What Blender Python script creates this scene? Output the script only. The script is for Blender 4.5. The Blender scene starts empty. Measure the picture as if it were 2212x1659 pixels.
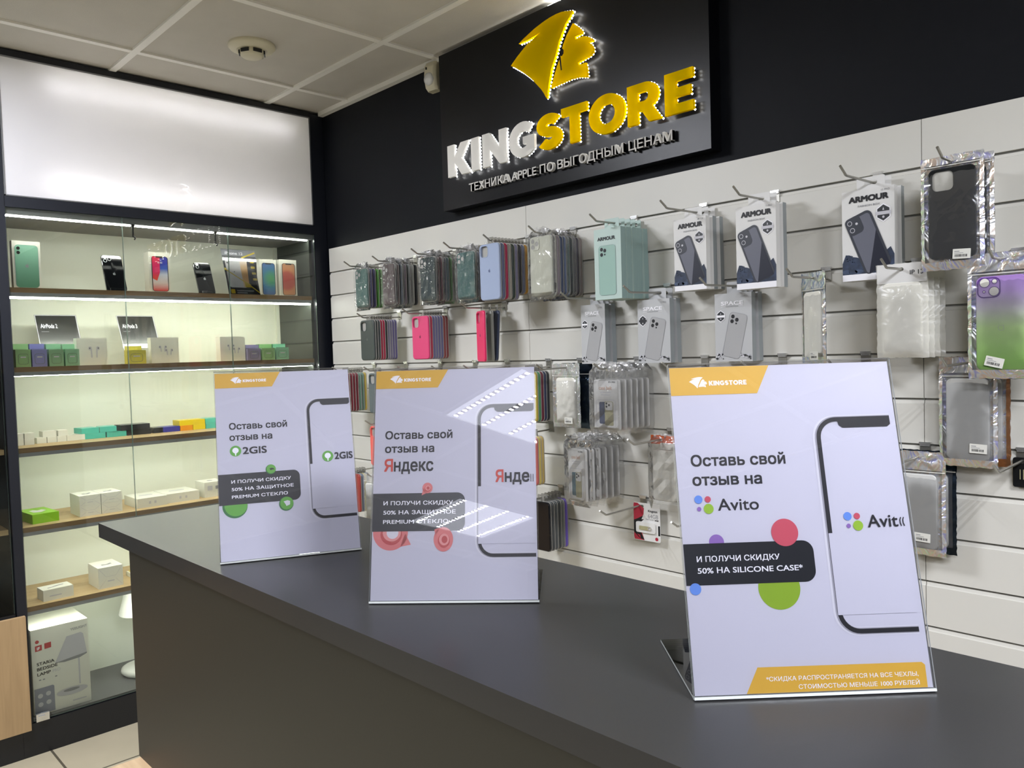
import bpy, math, random
from math import sin, cos, pi, radians
from mathutils import Matrix, Vector
from mathutils.geometry import tessellate_polygon, delaunay_2d_cdt

random.seed(7)
scene = bpy.context.scene
COL = scene.collection

# ------------------------------------------------------------------ camera
FPX = 1718.39
cam_d = bpy.data.cameras.new("camera")
cam = bpy.data.objects.new("camera", cam_d)
COL.objects.link(cam)
scene.camera = cam
cam_d.sensor_fit = 'HORIZONTAL'
cam_d.sensor_width = 36.0
cam_d.lens = FPX / 2212 * 36.0
cam_d.clip_start = 0.02
YAW, PIT, ROL = 0.8066, -0.0390, -0.0305
fw = Vector((-sin(YAW) * cos(PIT), cos(YAW) * cos(PIT), sin(PIT)))
rt = Vector((cos(YAW), sin(YAW), 0))
up = rt.cross(fw)
rt2 = cos(ROL) * rt + sin(ROL) * up
up2 = -sin(ROL) * rt + cos(ROL) * up
mw = Matrix((rt2, up2, -fw)).transposed().to_4x4()
mw.translation = Vector((3.0448, -1.8428, 1.3280))
cam.matrix_world = mw

# ------------------------------------------------------------------ world, exposure
w = bpy.data.worlds.new("world")
scene.world = w
w.use_nodes = True
w.node_tree.nodes["Background"].inputs[0].default_value = (0.9, 0.95, 1, 1)
w.node_tree.nodes["Background"].inputs[1].default_value = 0.05
scene.view_settings.view_transform = 'Standard'
scene.view_settings.look = 'None'
scene.view_settings.gamma = 1.0
scene.view_settings.use_curve_mapping = False
scene.view_settings.exposure = 0.0
scene.cycles.transparent_max_bounces = 32
scene.cycles.max_bounces = 10
CEILING_LED = 1250.0      # strength of the ceiling lamps' diodes
SHELF_LED = 10.5         # strength of the strips under the display shelves
BOX_LED = 16.5           # tubes inside the light box
SIGN_LED = 32.0         # diodes behind the sign letters

ZT = 1.8026             # top edge of the slat panels
ZC = 2.392              # ceiling height
XC = -0.0461            # front plane of the display case


def row(k):
    return ZT - 0.1 * k


# ------------------------------------------------------------------ materials
def lin(c):
    c = c / 255.0
    return c / 12.92 if c <= 0.04045 else ((c + 0.055) / 1.055) ** 2.4


def rgb(h):
    h = h.lstrip('#')
    return (lin(int(h[0:2], 16)), lin(int(h[2:4], 16)), lin(int(h[4:6], 16)), 1.0)


MATS = {}


def mat(name, color='#808080', rough=0.5, metal=0.0, emit=0.0, coat=0.0, bump=0.0, bscale=200.0, spec=0.5, var=0.0, vscale=6.0):
    if name in MATS:
        return MATS[name]
    m = bpy.data.materials.new(name)
    m.use_nodes = True
    nt = m.node_tree
    b = nt.nodes["Principled BSDF"]
    b.inputs["Base Color"].default_value = rgb(color)
    b.inputs["Roughness"].default_value = rough
    b.inputs["Metallic"].default_value = metal
    b.inputs["Specular IOR Level"].default_value = spec
    b.inputs["Coat Weight"].default_value = coat
    b.inputs["Coat Roughness"].default_value = 0.05
    if emit:
        b.inputs["Emission Color"].default_value = rgb(color)
        b.inputs["Emission Strength"].default_value = emit
    tc = None
    if bump or var:
        tc = nt.nodes.new("ShaderNodeTexCoord")
    if bump:
        n = nt.nodes.new("ShaderNodeTexNoise")
        n.inputs["Scale"].default_value = bscale
        n.inputs["Detail"].default_value = 3
        nt.links.new(tc.outputs["Object"], n.inputs["Vector"])
        bp = nt.nodes.new("ShaderNodeBump")
        bp.inputs["Strength"].default_value = bump
        bp.inputs["Distance"].default_value = 0.002
        nt.links.new(n.outputs["Fac"], bp.inputs["Height"])
        nt.links.new(bp.outputs["Normal"], b.inputs["Normal"])
    if var:
        n = nt.nodes.new("ShaderNodeTexNoise")
        n.inputs["Scale"].default_value = vscale
        n.inputs["Detail"].default_value = 4
        nt.links.new(tc.outputs["Object"], n.inputs["Vector"])
        r = nt.nodes.new("ShaderNodeValToRGB")
        c = rgb(color)
        r.color_ramp.elements[0].position = 0.3
        r.color_ramp.elements[1].position = 0.7
        r.color_ramp.elements[0].color = (c[0] * (1 - var), c[1] * (1 - var), c[2] * (1 - var), 1)
        r.color_ramp.elements[1].color = (min(1, c[0] * (1 + var)), min(1, c[1] * (1 + var)), min(1, c[2] * (1 + var)), 1)
        nt.links.new(n.outputs["Fac"], r.inputs["Fac"])
        nt.links.new(r.outputs["Color"], b.inputs["Base Color"])
    MATS[name] = m
    return m


def clear(name, tint='#ffffff', gloss=0.05, boost=0.0, milk=0.0, milkcol='#ffffff', bump=0.0, bscale=60.0):
    """thin clear plastic or glass sheet: transparent, fresnel gloss, optional milkiness"""
    m = bpy.data.materials.new(name)
    m.use_nodes = True
    nt = m.node_tree
    nt.nodes.remove(nt.nodes["Principled BSDF"])
    out = nt.nodes["Material Output"]
    tr = nt.nodes.new("ShaderNodeBsdfTransparent")
    tr.inputs[0].default_value = rgb(tint)
    gl = nt.nodes.new("ShaderNodeBsdfGlossy")
    gl.inputs["Roughness"].default_value = gloss
    fr = nt.nodes.new("ShaderNodeFresnel")
    fr.inputs["IOR"].default_value = 1.45
    mx = nt.nodes.new("ShaderNodeMixShader")
    base = tr
    if milk:
        df = nt.nodes.new("ShaderNodeBsdfDiffuse")
        df.inputs[0].default_value = rgb(milkcol)
        mm = nt.nodes.new("ShaderNodeMixShader")
        mm.inputs[0].default_value = milk
        nt.links.new(tr.outputs[0], mm.inputs[1])
        nt.links.new(df.outputs[0], mm.inputs[2])
        base = mm
    fac = fr.outputs[0]
    if boost:
        a = nt.nodes.new("ShaderNodeMath")
        a.operation = 'ADD'
        a.use_clamp = True
        a.inputs[1].default_value = boost
        nt.links.new(fac, a.inputs[0])
        fac = a.outputs[0]
    if bump:
        tc = nt.nodes.new("ShaderNodeTexCoord")
        n = nt.nodes.new("ShaderNodeTexNoise")
        n.inputs["Scale"].default_value = bscale
        n.inputs["Detail"].default_value = 2
        n.inputs["Distortion"].default_value = 1.0
        bp = nt.nodes.new("ShaderNodeBump")
        bp.inputs["Strength"].default_value = bump
        bp.inputs["Distance"].default_value = 0.01
        nt.links.new(tc.outputs["Object"], n.inputs["Vector"])
        nt.links.new(n.outputs["Fac"], bp.inputs["Height"])
        nt.links.new(bp.outputs["Normal"], gl.inputs["Normal"])
    nt.links.new(fac, mx.inputs[0])
    nt.links.new(base.outputs[0], mx.inputs[1])
    nt.links.new(gl.outputs[0], mx.inputs[2])
    nt.links.new(mx.outputs[0], out.inputs["Surface"])
    MATS[name] = m
    return m


def emitter(name, color, strength):
    m = bpy.data.materials.new(name)
    m.use_nodes = True
    nt = m.node_tree
    nt.nodes.remove(nt.nodes["Principled BSDF"])
    e = nt.nodes.new("ShaderNodeEmission")
    e.inputs[0].default_value = rgb(color)
    e.inputs[1].default_value = strength
    nt.links.new(e.outputs[0], nt.nodes["Material Output"].inputs["Surface"])
    MATS[name] = m
    return m


def wood(name, c1, c2, axis=1, rough=0.45):
    m = bpy.data.materials.new(name)
    m.use_nodes = True
    nt = m.node_tree
    b = nt.nodes["Principled BSDF"]
    b.inputs["Roughness"].default_value = rough
    tc = nt.nodes.new("ShaderNodeTexCoord")
    mp = nt.nodes.new("ShaderNodeMapping")
    s = [30.0, 30.0, 30.0]
    s[axis] = 2.2
    mp.inputs["Scale"].default_value = s
    n = nt.nodes.new("ShaderNodeTexNoise")
    n.inputs["Scale"].default_value = 2.0
    n.inputs["Detail"].default_value = 5
    n.inputs["Distortion"].default_value = 0.6
    r = nt.nodes.new("ShaderNodeValToRGB")
    r.color_ramp.elements[0].position = 0.25
    r.color_ramp.elements[1].position = 0.75
    r.color_ramp.elements[0].color = rgb(c1)
    r.color_ramp.elements[1].color = rgb(c2)
    nt.links.new(tc.outputs["Object"], mp.inputs[0])
    nt.links.new(mp.outputs[0], n.inputs["Vector"])
    nt.links.new(n.outputs["Fac"], r.inputs["Fac"])
    nt.links.new(r.outputs["Color"], b.inputs["Base Color"])
    MATS[name] = m
    return m


def ramp_mat(name, stops, axis='Z', lo=0.0, hi=1.0, rough=0.3, radial=None, alpha=None):
    """print or plastic whose own colour runs through stops along an object axis (or radially)"""
    m = bpy.data.materials.new(name)
    m.use_nodes = True
    nt = m.node_tree
    b = nt.nodes["Principled BSDF"]
    b.inputs["Roughness"].default_value = rough
    tc = nt.nodes.new("ShaderNodeTexCoord")
    r = nt.nodes.new("ShaderNodeValToRGB")
    el = r.color_ramp.elements
    while len(el) < len(stops):
        el.new(0.5)
    for e, (p, c) in zip(el, stops):
        e.position = p
        e.color = rgb(c)
    if radial:
        vm = nt.nodes.new("ShaderNodeVectorMath")
        vm.operation = 'DISTANCE'
        vm.inputs[1].default_value = radial
        nt.links.new(tc.outputs["Object"], vm.inputs[0])
        src = vm.outputs["Value"]
    else:
        sx = nt.nodes.new("ShaderNodeSeparateXYZ")
        nt.links.new(tc.outputs["Object"], sx.inputs[0])
        src = sx.outputs[axis]
    mr = nt.nodes.new("ShaderNodeMapRange")
    mr.inputs[1].default_value = lo
    mr.inputs[2].default_value = hi
    nt.links.new(src, mr.inputs[0])
    nt.links.new(mr.outputs[0], r.inputs["Fac"])
    nt.links.new(r.outputs["Color"], b.inputs["Base Color"])
    MATS[name] = m
    return m


def holo(name):
    """crinkled holographic metal foil"""
    m = bpy.data.materials.new(name)
    m.use_nodes = True
    nt = m.node_tree
    b = nt.nodes["Principled BSDF"]
    b.inputs["Metallic"].default_value = 0.65
    b.inputs["Roughness"].default_value = 0.30
    tc = nt.nodes.new("ShaderNodeTexCoord")
    n = nt.nodes.new("ShaderNodeTexNoise")
    n.inputs["Scale"].default_value = 22
    n.inputs["Detail"].default_value = 2
    n.inputs["Distortion"].default_value = 2.0
    bp = nt.nodes.new("ShaderNodeBump")
    bp.inputs["Strength"].default_value = 0.55
    bp.inputs["Distance"].default_value = 0.012
    lw = nt.nodes.new("ShaderNodeLayerWeight")
    lw.inputs[0].default_value = 0.5
    ad = nt.nodes.new("ShaderNodeMath")
    ad.operation = 'MULTIPLY_ADD'
    ad.inputs[1].default_value = 1.2
    r = nt.nodes.new("ShaderNodeValToRGB")
    r.color_ramp.interpolation = 'EASE'
    el = r.color_ramp.elements
    cs = ['#d6d8da', '#e4e6e6', '#a9c8e0', '#bab8e4', '#e2e4e4', '#e2cdbd', '#c9dfbd', '#dcdee0']
    while len(el) < len(cs):
        el.new(0.5)
    for i, c in enumerate(cs):
        el[i].position = i / (len(cs) - 1)
        el[i].color = rgb(c)
    nt.links.new(tc.outputs["Object"], n.inputs["Vector"])
    nt.links.new(n.outputs["Fac"], bp.inputs["Height"])
    nt.links.new(bp.outputs["Normal"], b.inputs["Normal"])
    nt.links.new(bp.outputs["Normal"], lw.inputs["Normal"])
    nt.links.new(lw.outputs["Facing"], ad.inputs[0])
    nt.links.new(n.outputs["Fac"], ad.inputs[2])
    fr = nt.nodes.new("ShaderNodeMath")
    fr.operation = 'FRACT'
    nt.links.new(ad.outputs[0], fr.inputs[0])
    nt.links.new(fr.outputs[0], r.inputs["Fac"])
    nt.links.new(r.outputs["Color"], b.inputs["Base Color"])
    MATS[name] = m
    return m


mat('wall_navy', '#060910', 0.6, bump=0.05, spec=0.2)
mat('wall_grey', '#b9b8b2', 0.8, bump=0.05)
mat('wall_dark', '#3c3d42', 0.7, bump=0.05)
mat('slat', '#d2d0c8', 0.42, bump=0.03, bscale=400, var=0.02, vscale=3)
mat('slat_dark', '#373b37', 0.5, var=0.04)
mat('slat_groove', '#a9a8a2', 0.6)
mat('ceil_tile', '#c6c2b8', 0.9, bump=0.25, bscale=350, var=0.03, vscale=8)
mat('ceil_grid', '#eeece4', 0.5)
mat('counter', '#2b2b2c', 0.32, var=0.06, vscale=600, spec=0.5)
mat('counter_side', '#282721', 0.45, var=0.06, vscale=600)
mat('frame_black', '#14161b', 0.4, var=0.03)
mat('navy_metal', '#0d111b', 0.45)
mat('case_white', '#dfe3d6', 0.5)
mat('case_floor', '#5c5d60', 0.55, bump=0.1, bscale=500)
mat('alu', '#8d8f92', 0.35, metal=0.8)
mat('alu_grey', '#85868a', 0.5)
mat('steel', '#a9a7a0', 0.35, metal=0.9)
mat('chrome', '#e6e6e4', 0.25, metal=0.85)
mat('white_plastic', '#e3e2dc', 0.4)
mat('cream_plastic', '#d8d2b8', 0.45)
mat('lens_white', '#dcdcd8', 0.2)
mat('black_plastic', '#101113', 0.35)
mat('black_gloss', '#0b0d10', 0.08, coat=0.6)
mat('sign_black', '#06070b', 0.33, spec=0.28)
mat('paper', '#c5c4cf', 0.55)
mat('card_white', '#dcdbd8', 0.45)
mat('box_white', '#e4e3d8', 0.4)
mat('shade_white', '#e6e6e2', 0.5)
mat('poster_yellow', '#d6a936', 0.5)
mat('ink', '#121217', 0.5)
mat('ink_bar', '#0c1017', 0.4)
mat('ink_grey', '#8b8c90', 0.5)
mat('ink_light', '#c4c3c9', 0.5)
mat('ink_white', '#f2f1f5', 0.5)
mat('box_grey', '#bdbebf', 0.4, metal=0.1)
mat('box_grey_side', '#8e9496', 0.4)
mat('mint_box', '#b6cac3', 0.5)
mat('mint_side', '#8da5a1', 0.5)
mat('mint_pic', '#98b8ad', 0.3)
mat('tray', '#a6a49e', 0.3)
mat('label', '#d6d5cd', 0.5)
mat('foil_plain', '#b8b9b6', 0.25, metal=1.0, bump=0.8, bscale=45)
mat('floor_grout', '#5e5a50', 0.8)
wood('wood_shelf', '#a98d63', '#bfa57c', 1)
wood('wood_shelf_edge', '#7c6245', '#8f7250', 1)
wood('wood_door', '#9f8460', '#b0946d', 2)
wood('wood_ledge', '#a98c69', '#bfa27e', 0)
clear('glass', '#f9fbf8', 0.0)
clear('acrylic', '#fafafc', 0.0)
mat('acrylic_edge', '#c7ccca', 0.1, spec=0.8)
mat('glass_edge', '#8ea39a', 0.15, spec=0.8)
clear('bag', '#ffffff', 0.10, boost=0.04, milk=0.05, milkcol='#ffffff', bump=0.8, bscale=20)
clear('bag_crinkle', '#ffffff', 0.15, boost=0.12, milk=0.26, milkcol='#ffffff', bump=1.0, bscale=70)
clear('bag_frost', '#fdfdf8', 0.3, boost=0.02, milk=0.40, milkcol='#fdfbf4', bump=0.6, bscale=25)
clear('tray_clear', '#cfcdc6', 0.12, boost=0.03, milk=0.45, milkcol='#b5b3ac')
clear('tpu_clear', '#d8d8d4', 0.15, boost=0.03, milk=0.55, milkcol='#b9b9b4')
clear('window_film', '#ffffff', 0.08, boost=0.0, milk=0.04, milkcol='#ffffff', bump=0.4, bscale=14)
holo('holo')
emitter('led_shelf', '#f9f9f2', SHELF_LED * 4)
emitter('led_box', '#fbfaf6', BOX_LED)
emitter('led_sign', '#ffffff', SIGN_LED)
emitter('lamp_plate_glow', '#f3f6ff', 5.0)  # emission stands in for diode light bouncing off the white plate
emitter('led_ceiling', '#f3f6ff', CEILING_LED)


def floor_tile_mat():
    m = bpy.data.materials.new('floor_tile')
    m.use_nodes = True
    nt = m.node_tree
    b = nt.nodes["Principled BSDF"]
    b.inputs["Roughness"].default_value = 0.3
    tc = nt.nodes.new("ShaderNodeTexCoord")
    mp = nt.nodes.new("ShaderNodeMapping")
    mp.inputs["Location"].default_value = (0.226, 0.249, 0)
    br = nt.nodes.new("ShaderNodeTexBrick")
    br.offset = 0.0
    br.inputs["Scale"].default_value = 1.0
    br.inputs["Brick Width"].default_value = 0.45
    br.inputs["Row Height"].default_value = 0.45
    br.inputs["Mortar Size"].default_value = 0.004
    br.inputs["Mortar Smooth"].default_value = 0.1
    br.inputs["Color1"].default_value = rgb('#bdb399')
    br.inputs["Color2"].default_value = rgb('#b9af96')
    br.inputs["Mortar"].default_value = rgb('#5e584a')
    nt.links.new(tc.outputs["Object"], mp.inputs[0])
    nt.links.new(mp.outputs[0], br.inputs["Vector"])
    n = nt.nodes.new("ShaderNodeTexNoise")
    n.inputs["Scale"].default_value = 7
    n.inputs["Detail"].default_value = 5
    nt.links.new(tc.outputs["Object"], n.inputs["Vector"])
    mr = nt.nodes.new("ShaderNodeMapRange")
    mr.inputs[3].default_value = 0.86
    mr.inputs[4].default_value = 1.08
    nt.links.new(n.outputs["Fac"], mr.inputs[0])
    mx = nt.nodes.new("ShaderNodeMix")
    mx.data_type = 'RGBA'
    mx.blend_type = 'MULTIPLY'
    mx.inputs["Factor"].default_value = 1.0
    nt.links.new(br.outputs["Color"], mx.inputs["A"])
    nt.links.new(mr.outputs[0], mx.inputs["B"])
    nt.links.new(mx.outputs["Result"], b.inputs["Base Color"])
    MATS['floor_tile'] = m


floor_tile_mat()


def translucent_acrylic():
    m = bpy.data.materials.new('opal')
    m.use_nodes = True
    nt = m.node_tree
    nt.nodes.remove(nt.nodes["Principled BSDF"])
    t = nt.nodes.new("ShaderNodeBsdfTranslucent")
    t.inputs[0].default_value = rgb('#f6f5f8')
    d = nt.nodes.new("ShaderNodeBsdfDiffuse")
    d.inputs[0].default_value = rgb('#e8e6ea')
    g = nt.nodes.new("ShaderNodeBsdfGlossy")
    g.inputs["Roughness"].default_value = 0.02
    fr = nt.nodes.new("ShaderNodeFresnel")
    fr.inputs[0].default_value = 1.45
    a = nt.nodes.new("ShaderNodeMixShader")
    a.inputs[0].default_value = 0.45
    b = nt.nodes.new("ShaderNodeMixShader")
    nt.links.new(t.outputs[0], a.inputs[1])
    nt.links.new(d.outputs[0], a.inputs[2])
    nt.links.new(fr.outputs[0], b.inputs[0])
    nt.links.new(a.outputs[0], b.inputs[1])
    nt.links.new(g.outputs[0], b.inputs[2])
    nt.links.new(b.outputs[0], nt.nodes["Material Output"].inputs["Surface"])
    MATS['opal'] = m


translucent_acrylic()


def lit_acrylic(name, color, share):
    """sign face: satin acrylic that lets the diodes behind it through"""
    m = bpy.data.materials.new(name)
    m.use_nodes = True
    nt = m.node_tree
    nt.nodes.remove(nt.nodes["Principled BSDF"])
    t = nt.nodes.new("ShaderNodeBsdfTranslucent")
    t.inputs[0].default_value = rgb(color)
    d = nt.nodes.new("ShaderNodeBsdfDiffuse")
    d.inputs[0].default_value = rgb(color)
    a = nt.nodes.new("ShaderNodeMixShader")
    a.inputs[0].default_value = share
    nt.links.new(d.outputs[0], a.inputs[1])
    nt.links.new(t.outputs[0], a.inputs[2])
    nt.links.new(a.outputs[0], nt.nodes["Material Output"].inputs["Surface"])
    MATS[name] = m


lit_acrylic('sign_yellow', '#d8b600', 0.10)
lit_acrylic('sign_white', '#d6d4cf', 0.06)


def paler(h, k=0.22):
    v = [int(h[i:i + 2], 16) for i in (1, 3, 5)]
    return '#%02x%02x%02x' % tuple(int(a + (225 - a) * k) for a in v)


def colour(h, rough=0.45, coat=0.0):
    """plain coloured plastic or card, one material per colour"""
    n = 'colour_' + h.lstrip('#') + ('_%d' % int(rough * 100))
    return n if mat(n, h, rough, coat=coat) else n


# ------------------------------------------------------------------ 2D shapes
def rrect(x0, z0, x1, z1, r, n=5):
    out = []
    for cx, cz, a0 in ((x1 - r, z1 - r, 0), (x0 + r, z1 - r, 90), (x0 + r, z0 + r, 180), (x1 - r, z0 + r, 270)):
        for i in range(n + 1):
            a = radians(a0 + 90 * i / n)
            out.append((cx + r * cos(a), cz + r * sin(a)))
    return out


def disc(cx, cz, r, n=24, rz=None):
    rz = rz or r
    return [(cx + r * cos(2 * pi * i / n), cz + rz * sin(2 * pi * i / n)) for i in range(n)]


def arc(cx, cz, rx, rz, a0, a1, n=12):
    return [(cx + rx * cos(radians(a0 + (a1 - a0) * i / n)), cz + rz * sin(radians(a0 + (a1 - a0) * i / n))) for i in range(n + 1)]


def rot2(pts, deg, c=(0, 0)):
    a = radians(deg)
    return [(c[0] + (x - c[0]) * cos(a) - (z - c[1]) * sin(a), c[1] + (x - c[0]) * sin(a) + (z - c[1]) * cos(a)) for x, z in pts]


def offset_line(pts, d):
    out = []
    for i, p in enumerate(pts):
        a = pts[max(0, i - 1)]
        b = pts[min(len(pts) - 1, i + 1)]
        dx, dz = b[0] - a[0], b[1] - a[1]
        l = math.hypot(dx, dz) or 1
        out.append((p[0] - dz / l * d, p[1] + dx / l * d))
    return out


def stroke(pts, wd):
    l = offset_line(pts, wd / 2)
    r = offset_line(pts, -wd / 2)
    return [[l[i], l[i + 1], r[i + 1], r[i]] for i in range(len(pts) - 1)]


def stroke_poly(pts, wd):
    return offset_line(pts, wd / 2) + offset_line(pts, -wd / 2)[::-1]


APPLE = [(0, .72), (.12, .78), (.28, .80), (.42, .72), (.47, .64), (.38, .55), (.34, .42), (.38, .28), (.50, .18), (.44, .02), (.33, -.14), (.20, -.20), (.06, -.16), (-.06, -.16),
         (-.20, -.20), (-.34, -.10), (-.46, .12), (-.52, .36), (-.46, .60), (-.32, .76), (-.14, .78)]
LEAF = [(0, .84), (.02, 1.0), (.12, 1.14), (.26, 1.18), (.24, 1.02), (.14, .88)]

# heavy block capitals on a unit em (several polygons each; the first holes entry follows its polygon)


def glyph(ch):
    if ch == 'K':
        return .84, [([(0, 0), (0, 1), (.27, 1), (.27, .60), (.52, 1), (.84, 1), (.53, .52), (.86, 0), (.53, 0), (.27, .42), (.27, 0)][::-1], [])]
    if ch == 'I':
        return .28, [([(0, 0), (.28, 0), (.28, 1), (0, 1)], [])]
    if ch == 'N':
        return .86, [([(0, 0), (.26, 0), (.26, .50), (.61, 0), (.86, 0), (.86, 1), (.60, 1), (.60, .50), (.26, 1), (0, 1)], [])]
    if ch == 'T':
        return .78, [([(.255, 0), (.525, 0), (.525, .77), (.78, .77), (.78, 1), (0, 1), (0, .77), (.255, .77)], [])]
    if ch == 'E':
        return .67, [([(0, 0), (.67, 0), (.67, .23), (.27, .23), (.27, .39), (.61, .39), (.61, .61), (.27, .61), (.27, .77), (.67, .77), (.67, 1), (0, 1)], [])]
    if ch == 'O':
        return 1.02, [(disc(.51, .5, .51, 36, .515), [disc(.51, .5, .235, 28, .255)])]
    if ch == 'R':
        o = [(0, 0), (.27, 0), (.27, .31), (.36, .31), (.54, 0), (.85, 0), (.62, .375)] + arc(.44, .66, .34, .34, -40, 90, 12) + [(0, 1)]
        h = [(.27, .54)] + arc(.42, .655, .115, .115, -90, 90, 8) + [(.27, .77)]
        return .84, [(o, [h])]
    if ch == 'S':
        c = arc(.36, .6825, .225, .1825, 28, 270, 16) + arc(.36, .3175, .225, .1825, 90, -152, 16)[1:]
        return .74, [(stroke_poly(c, .27), [])]
    if ch == 'G':
        c = arc(.50, .5, .365, .375, 48, 325, 22)
        return .94, [(stroke_poly(c, .27), []), ([(.50, .36), (.62, .36), (.62, .16), (.90, .16), (.90, .57), (.50, .57)], [])]
    return .3, []


EMB_L = [(1.4844, 2.3217), (1.4613, 2.3276), (1.4394, 2.3316), (1.4171, 2.3324), (1.3944, 2.3307), (1.3713, 2.3275), (1.3478, 2.3225), (1.3239, 2.3167), (1.2996, 2.3087), (1.2781, 2.3014),
         (1.2574, 2.2927), (1.2807, 2.2921), (1.2989, 2.2922), (1.323, 2.2953), (1.3515, 2.2987), (1.3288, 2.2919), (1.3076, 2.2841), (1.2924, 2.2794), (1.2705, 2.2677), (1.2484, 2.255),
         (1.2193, 2.2353), (1.2467, 2.2178), (1.2707, 2.2011), (1.2943, 2.1828), (1.3147, 2.1648), (1.3318, 2.1469), (1.3487, 2.1288), (1.3598, 2.1135), (1.3707, 2.0955), (1.3777, 2.1275),
         (1.3924, 2.1786), (1.4107, 2.2118), (1.4256, 2.248), (1.4398, 2.2707), (1.4539, 2.2925), (1.4708, 2.3066)][::-1]
EMB_R = [(1.4836, 2.2851), (1.5023, 2.2693), (1.5167, 2.2539), (1.5174, 2.245), (1.4902, 2.2446), (1.4915, 2.2359), (1.5092, 2.2373), (1.5239, 2.2359), (1.5405, 2.2293), (1.5597, 2.2157),
         (1.5539, 2.2121), (1.5404, 2.2133), (1.55, 2.2047), (1.5563, 2.1942), (1.557, 2.1824), (1.5463, 2.1745), (1.5227, 2.1707), (1.4986, 2.1668), (1.5015, 2.1589), (1.5275, 2.1595),
         (1.5306, 2.143), (1.5328, 2.1168), (1.4971, 2.126), (1.4702, 2.1284), (1.4427, 2.1269), (1.4147, 2.1253), (1.389, 2.1225), (1.4015, 2.15), (1.4156, 2.1787), (1.4288, 2.1994),
         (1.4411, 2.2321), (1.4587, 2.259)][::-1]
EMB_EYE = [[(1.4298, 2.2274), (1.4382, 2.227), (1.4451, 2.2189), (1.4447, 2.2089), (1.4373, 2.203), (1.4301, 2.2063)][::-1],
           [(1.4255, 2.2047), (1.4322, 2.2048), (1.4362, 2.1632), (1.4317, 2.1624)][::-1]]

# ------------------------------------------------------------------ text
_TC = {}


def fill_contours(cont):
    """non-zero winding fill of closed 2D contours"""
    P, E = [], []
    for l in cont:
        o = len(P)
        P += [Vector(p) for p in l]
        E += [(o + i, o + (i + 1) % len(l)) for i in range(len(l))]
    if not P:
        return [], []
    V, _e, F, *_ = delaunay_2d_cdt(P, E, [], 0, 1e-6)
    bb = [(min(p[0] for p in l), max(p[0] for p in l), min(p[1] for p in l), max(p[1] for p in l), l) for l in cont]
    fs = []
    for f in F:
        cx = sum(V[i].x for i in f) / len(f)
        cy = sum(V[i].y for i in f) / len(f)
        wn = 0
        for x0, x1, y0, y1, l in bb:
            if not (x0 <= cx <= x1 and y0 <= cy <= y1):
                continue
            n = len(l)
            for i in range(n):
                ax, ay = l[i]
                bx, by = l[(i + 1) % n]
                if (ay <= cy) != (by <= cy):
                    sx = ax + (cy - ay) / (by - ay) * (bx - ax)
                    if sx > cx:
                        wn += 1 if by > ay else -1
        if wn:
            fs.append(tuple(f))
    return [(v.x, v.y, 0.0) for v in V], fs



def text_geo(s, bold, ext=0.0):
    k = (s, bold, ext)
    if bold and k not in _TC:
        v0, f0 = text_geo(s, 0.0, ext)
        vs, fs = [], []
        for dx, dy in ((-1, -1), (1, -1), (1, 1), (-1, 1)):
            o = len(vs)
            vs += [(a + dx * bold, b + dy * bold, c + .00003 * len(fs) / max(1, len(f0))) for a, b, c in v0]
            fs += [tuple(o + q for q in f) for f in f0]
        _TC[k] = (vs, fs)
    if k not in _TC:
        c = bpy.data.curves.new('t', 'FONT')
        c.body = s
        c.size = 1.0
        o = bpy.data.objects.new('t', c)
        COL.objects.link(o)
        cu = o.to_curve(bpy.context.evaluated_depsgraph_get())
        cont = []
        for sp in cu.splines:
            bp = sp.bezier_points
            pts = []
            for i in range(len(bp)):
                p, q = bp[i], bp[(i + 1) % len(bp)]
                straight = p.handle_right_type == 'VECTOR' and q.handle_left_type == 'VECTOR'
                nn = 1 if straight else 4
                for j in range(nn):
                    t = j / nn
                    v = (1 - t) ** 3 * p.co + 3 * (1 - t) ** 2 * t * p.handle_right + 3 * (1 - t) * t * t * q.handle_left + t ** 3 * q.co
                    if not pts or math.hypot(pts[-1][0] - v.x, pts[-1][1] - v.y) > 1e-5:
                        pts.append((v.x, v.y))
            if len(pts) > 2:
                cont.append(pts)
        o.to_curve_clear()
        bpy.data.objects.remove(o)
        bpy.data.curves.remove(c)
        vs, fs = fill_contours(cont)
        if ext:
            vs = [(x, y, ext) for x, y, _ in vs]
            for l in cont:
                n0, n = len(vs), len(l)
                vs += [(x, y, ext) for x, y in l] + [(x, y, -ext) for x, y in l]
                fs += [(n0 + i, n0 + (i + 1) % n, n0 + n + (i + 1) % n, n0 + n + i) for i in range(n)]
        _TC[k] = (vs, fs)
    return _TC[k]


_cap = {}


def cap_h(bold):
    if bold not in _cap:
        v, _ = text_geo('H', bold)
        _cap[bold] = (min(p[1] for p in v), max(p[1] for p in v))
    return _cap[bold]


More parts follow.
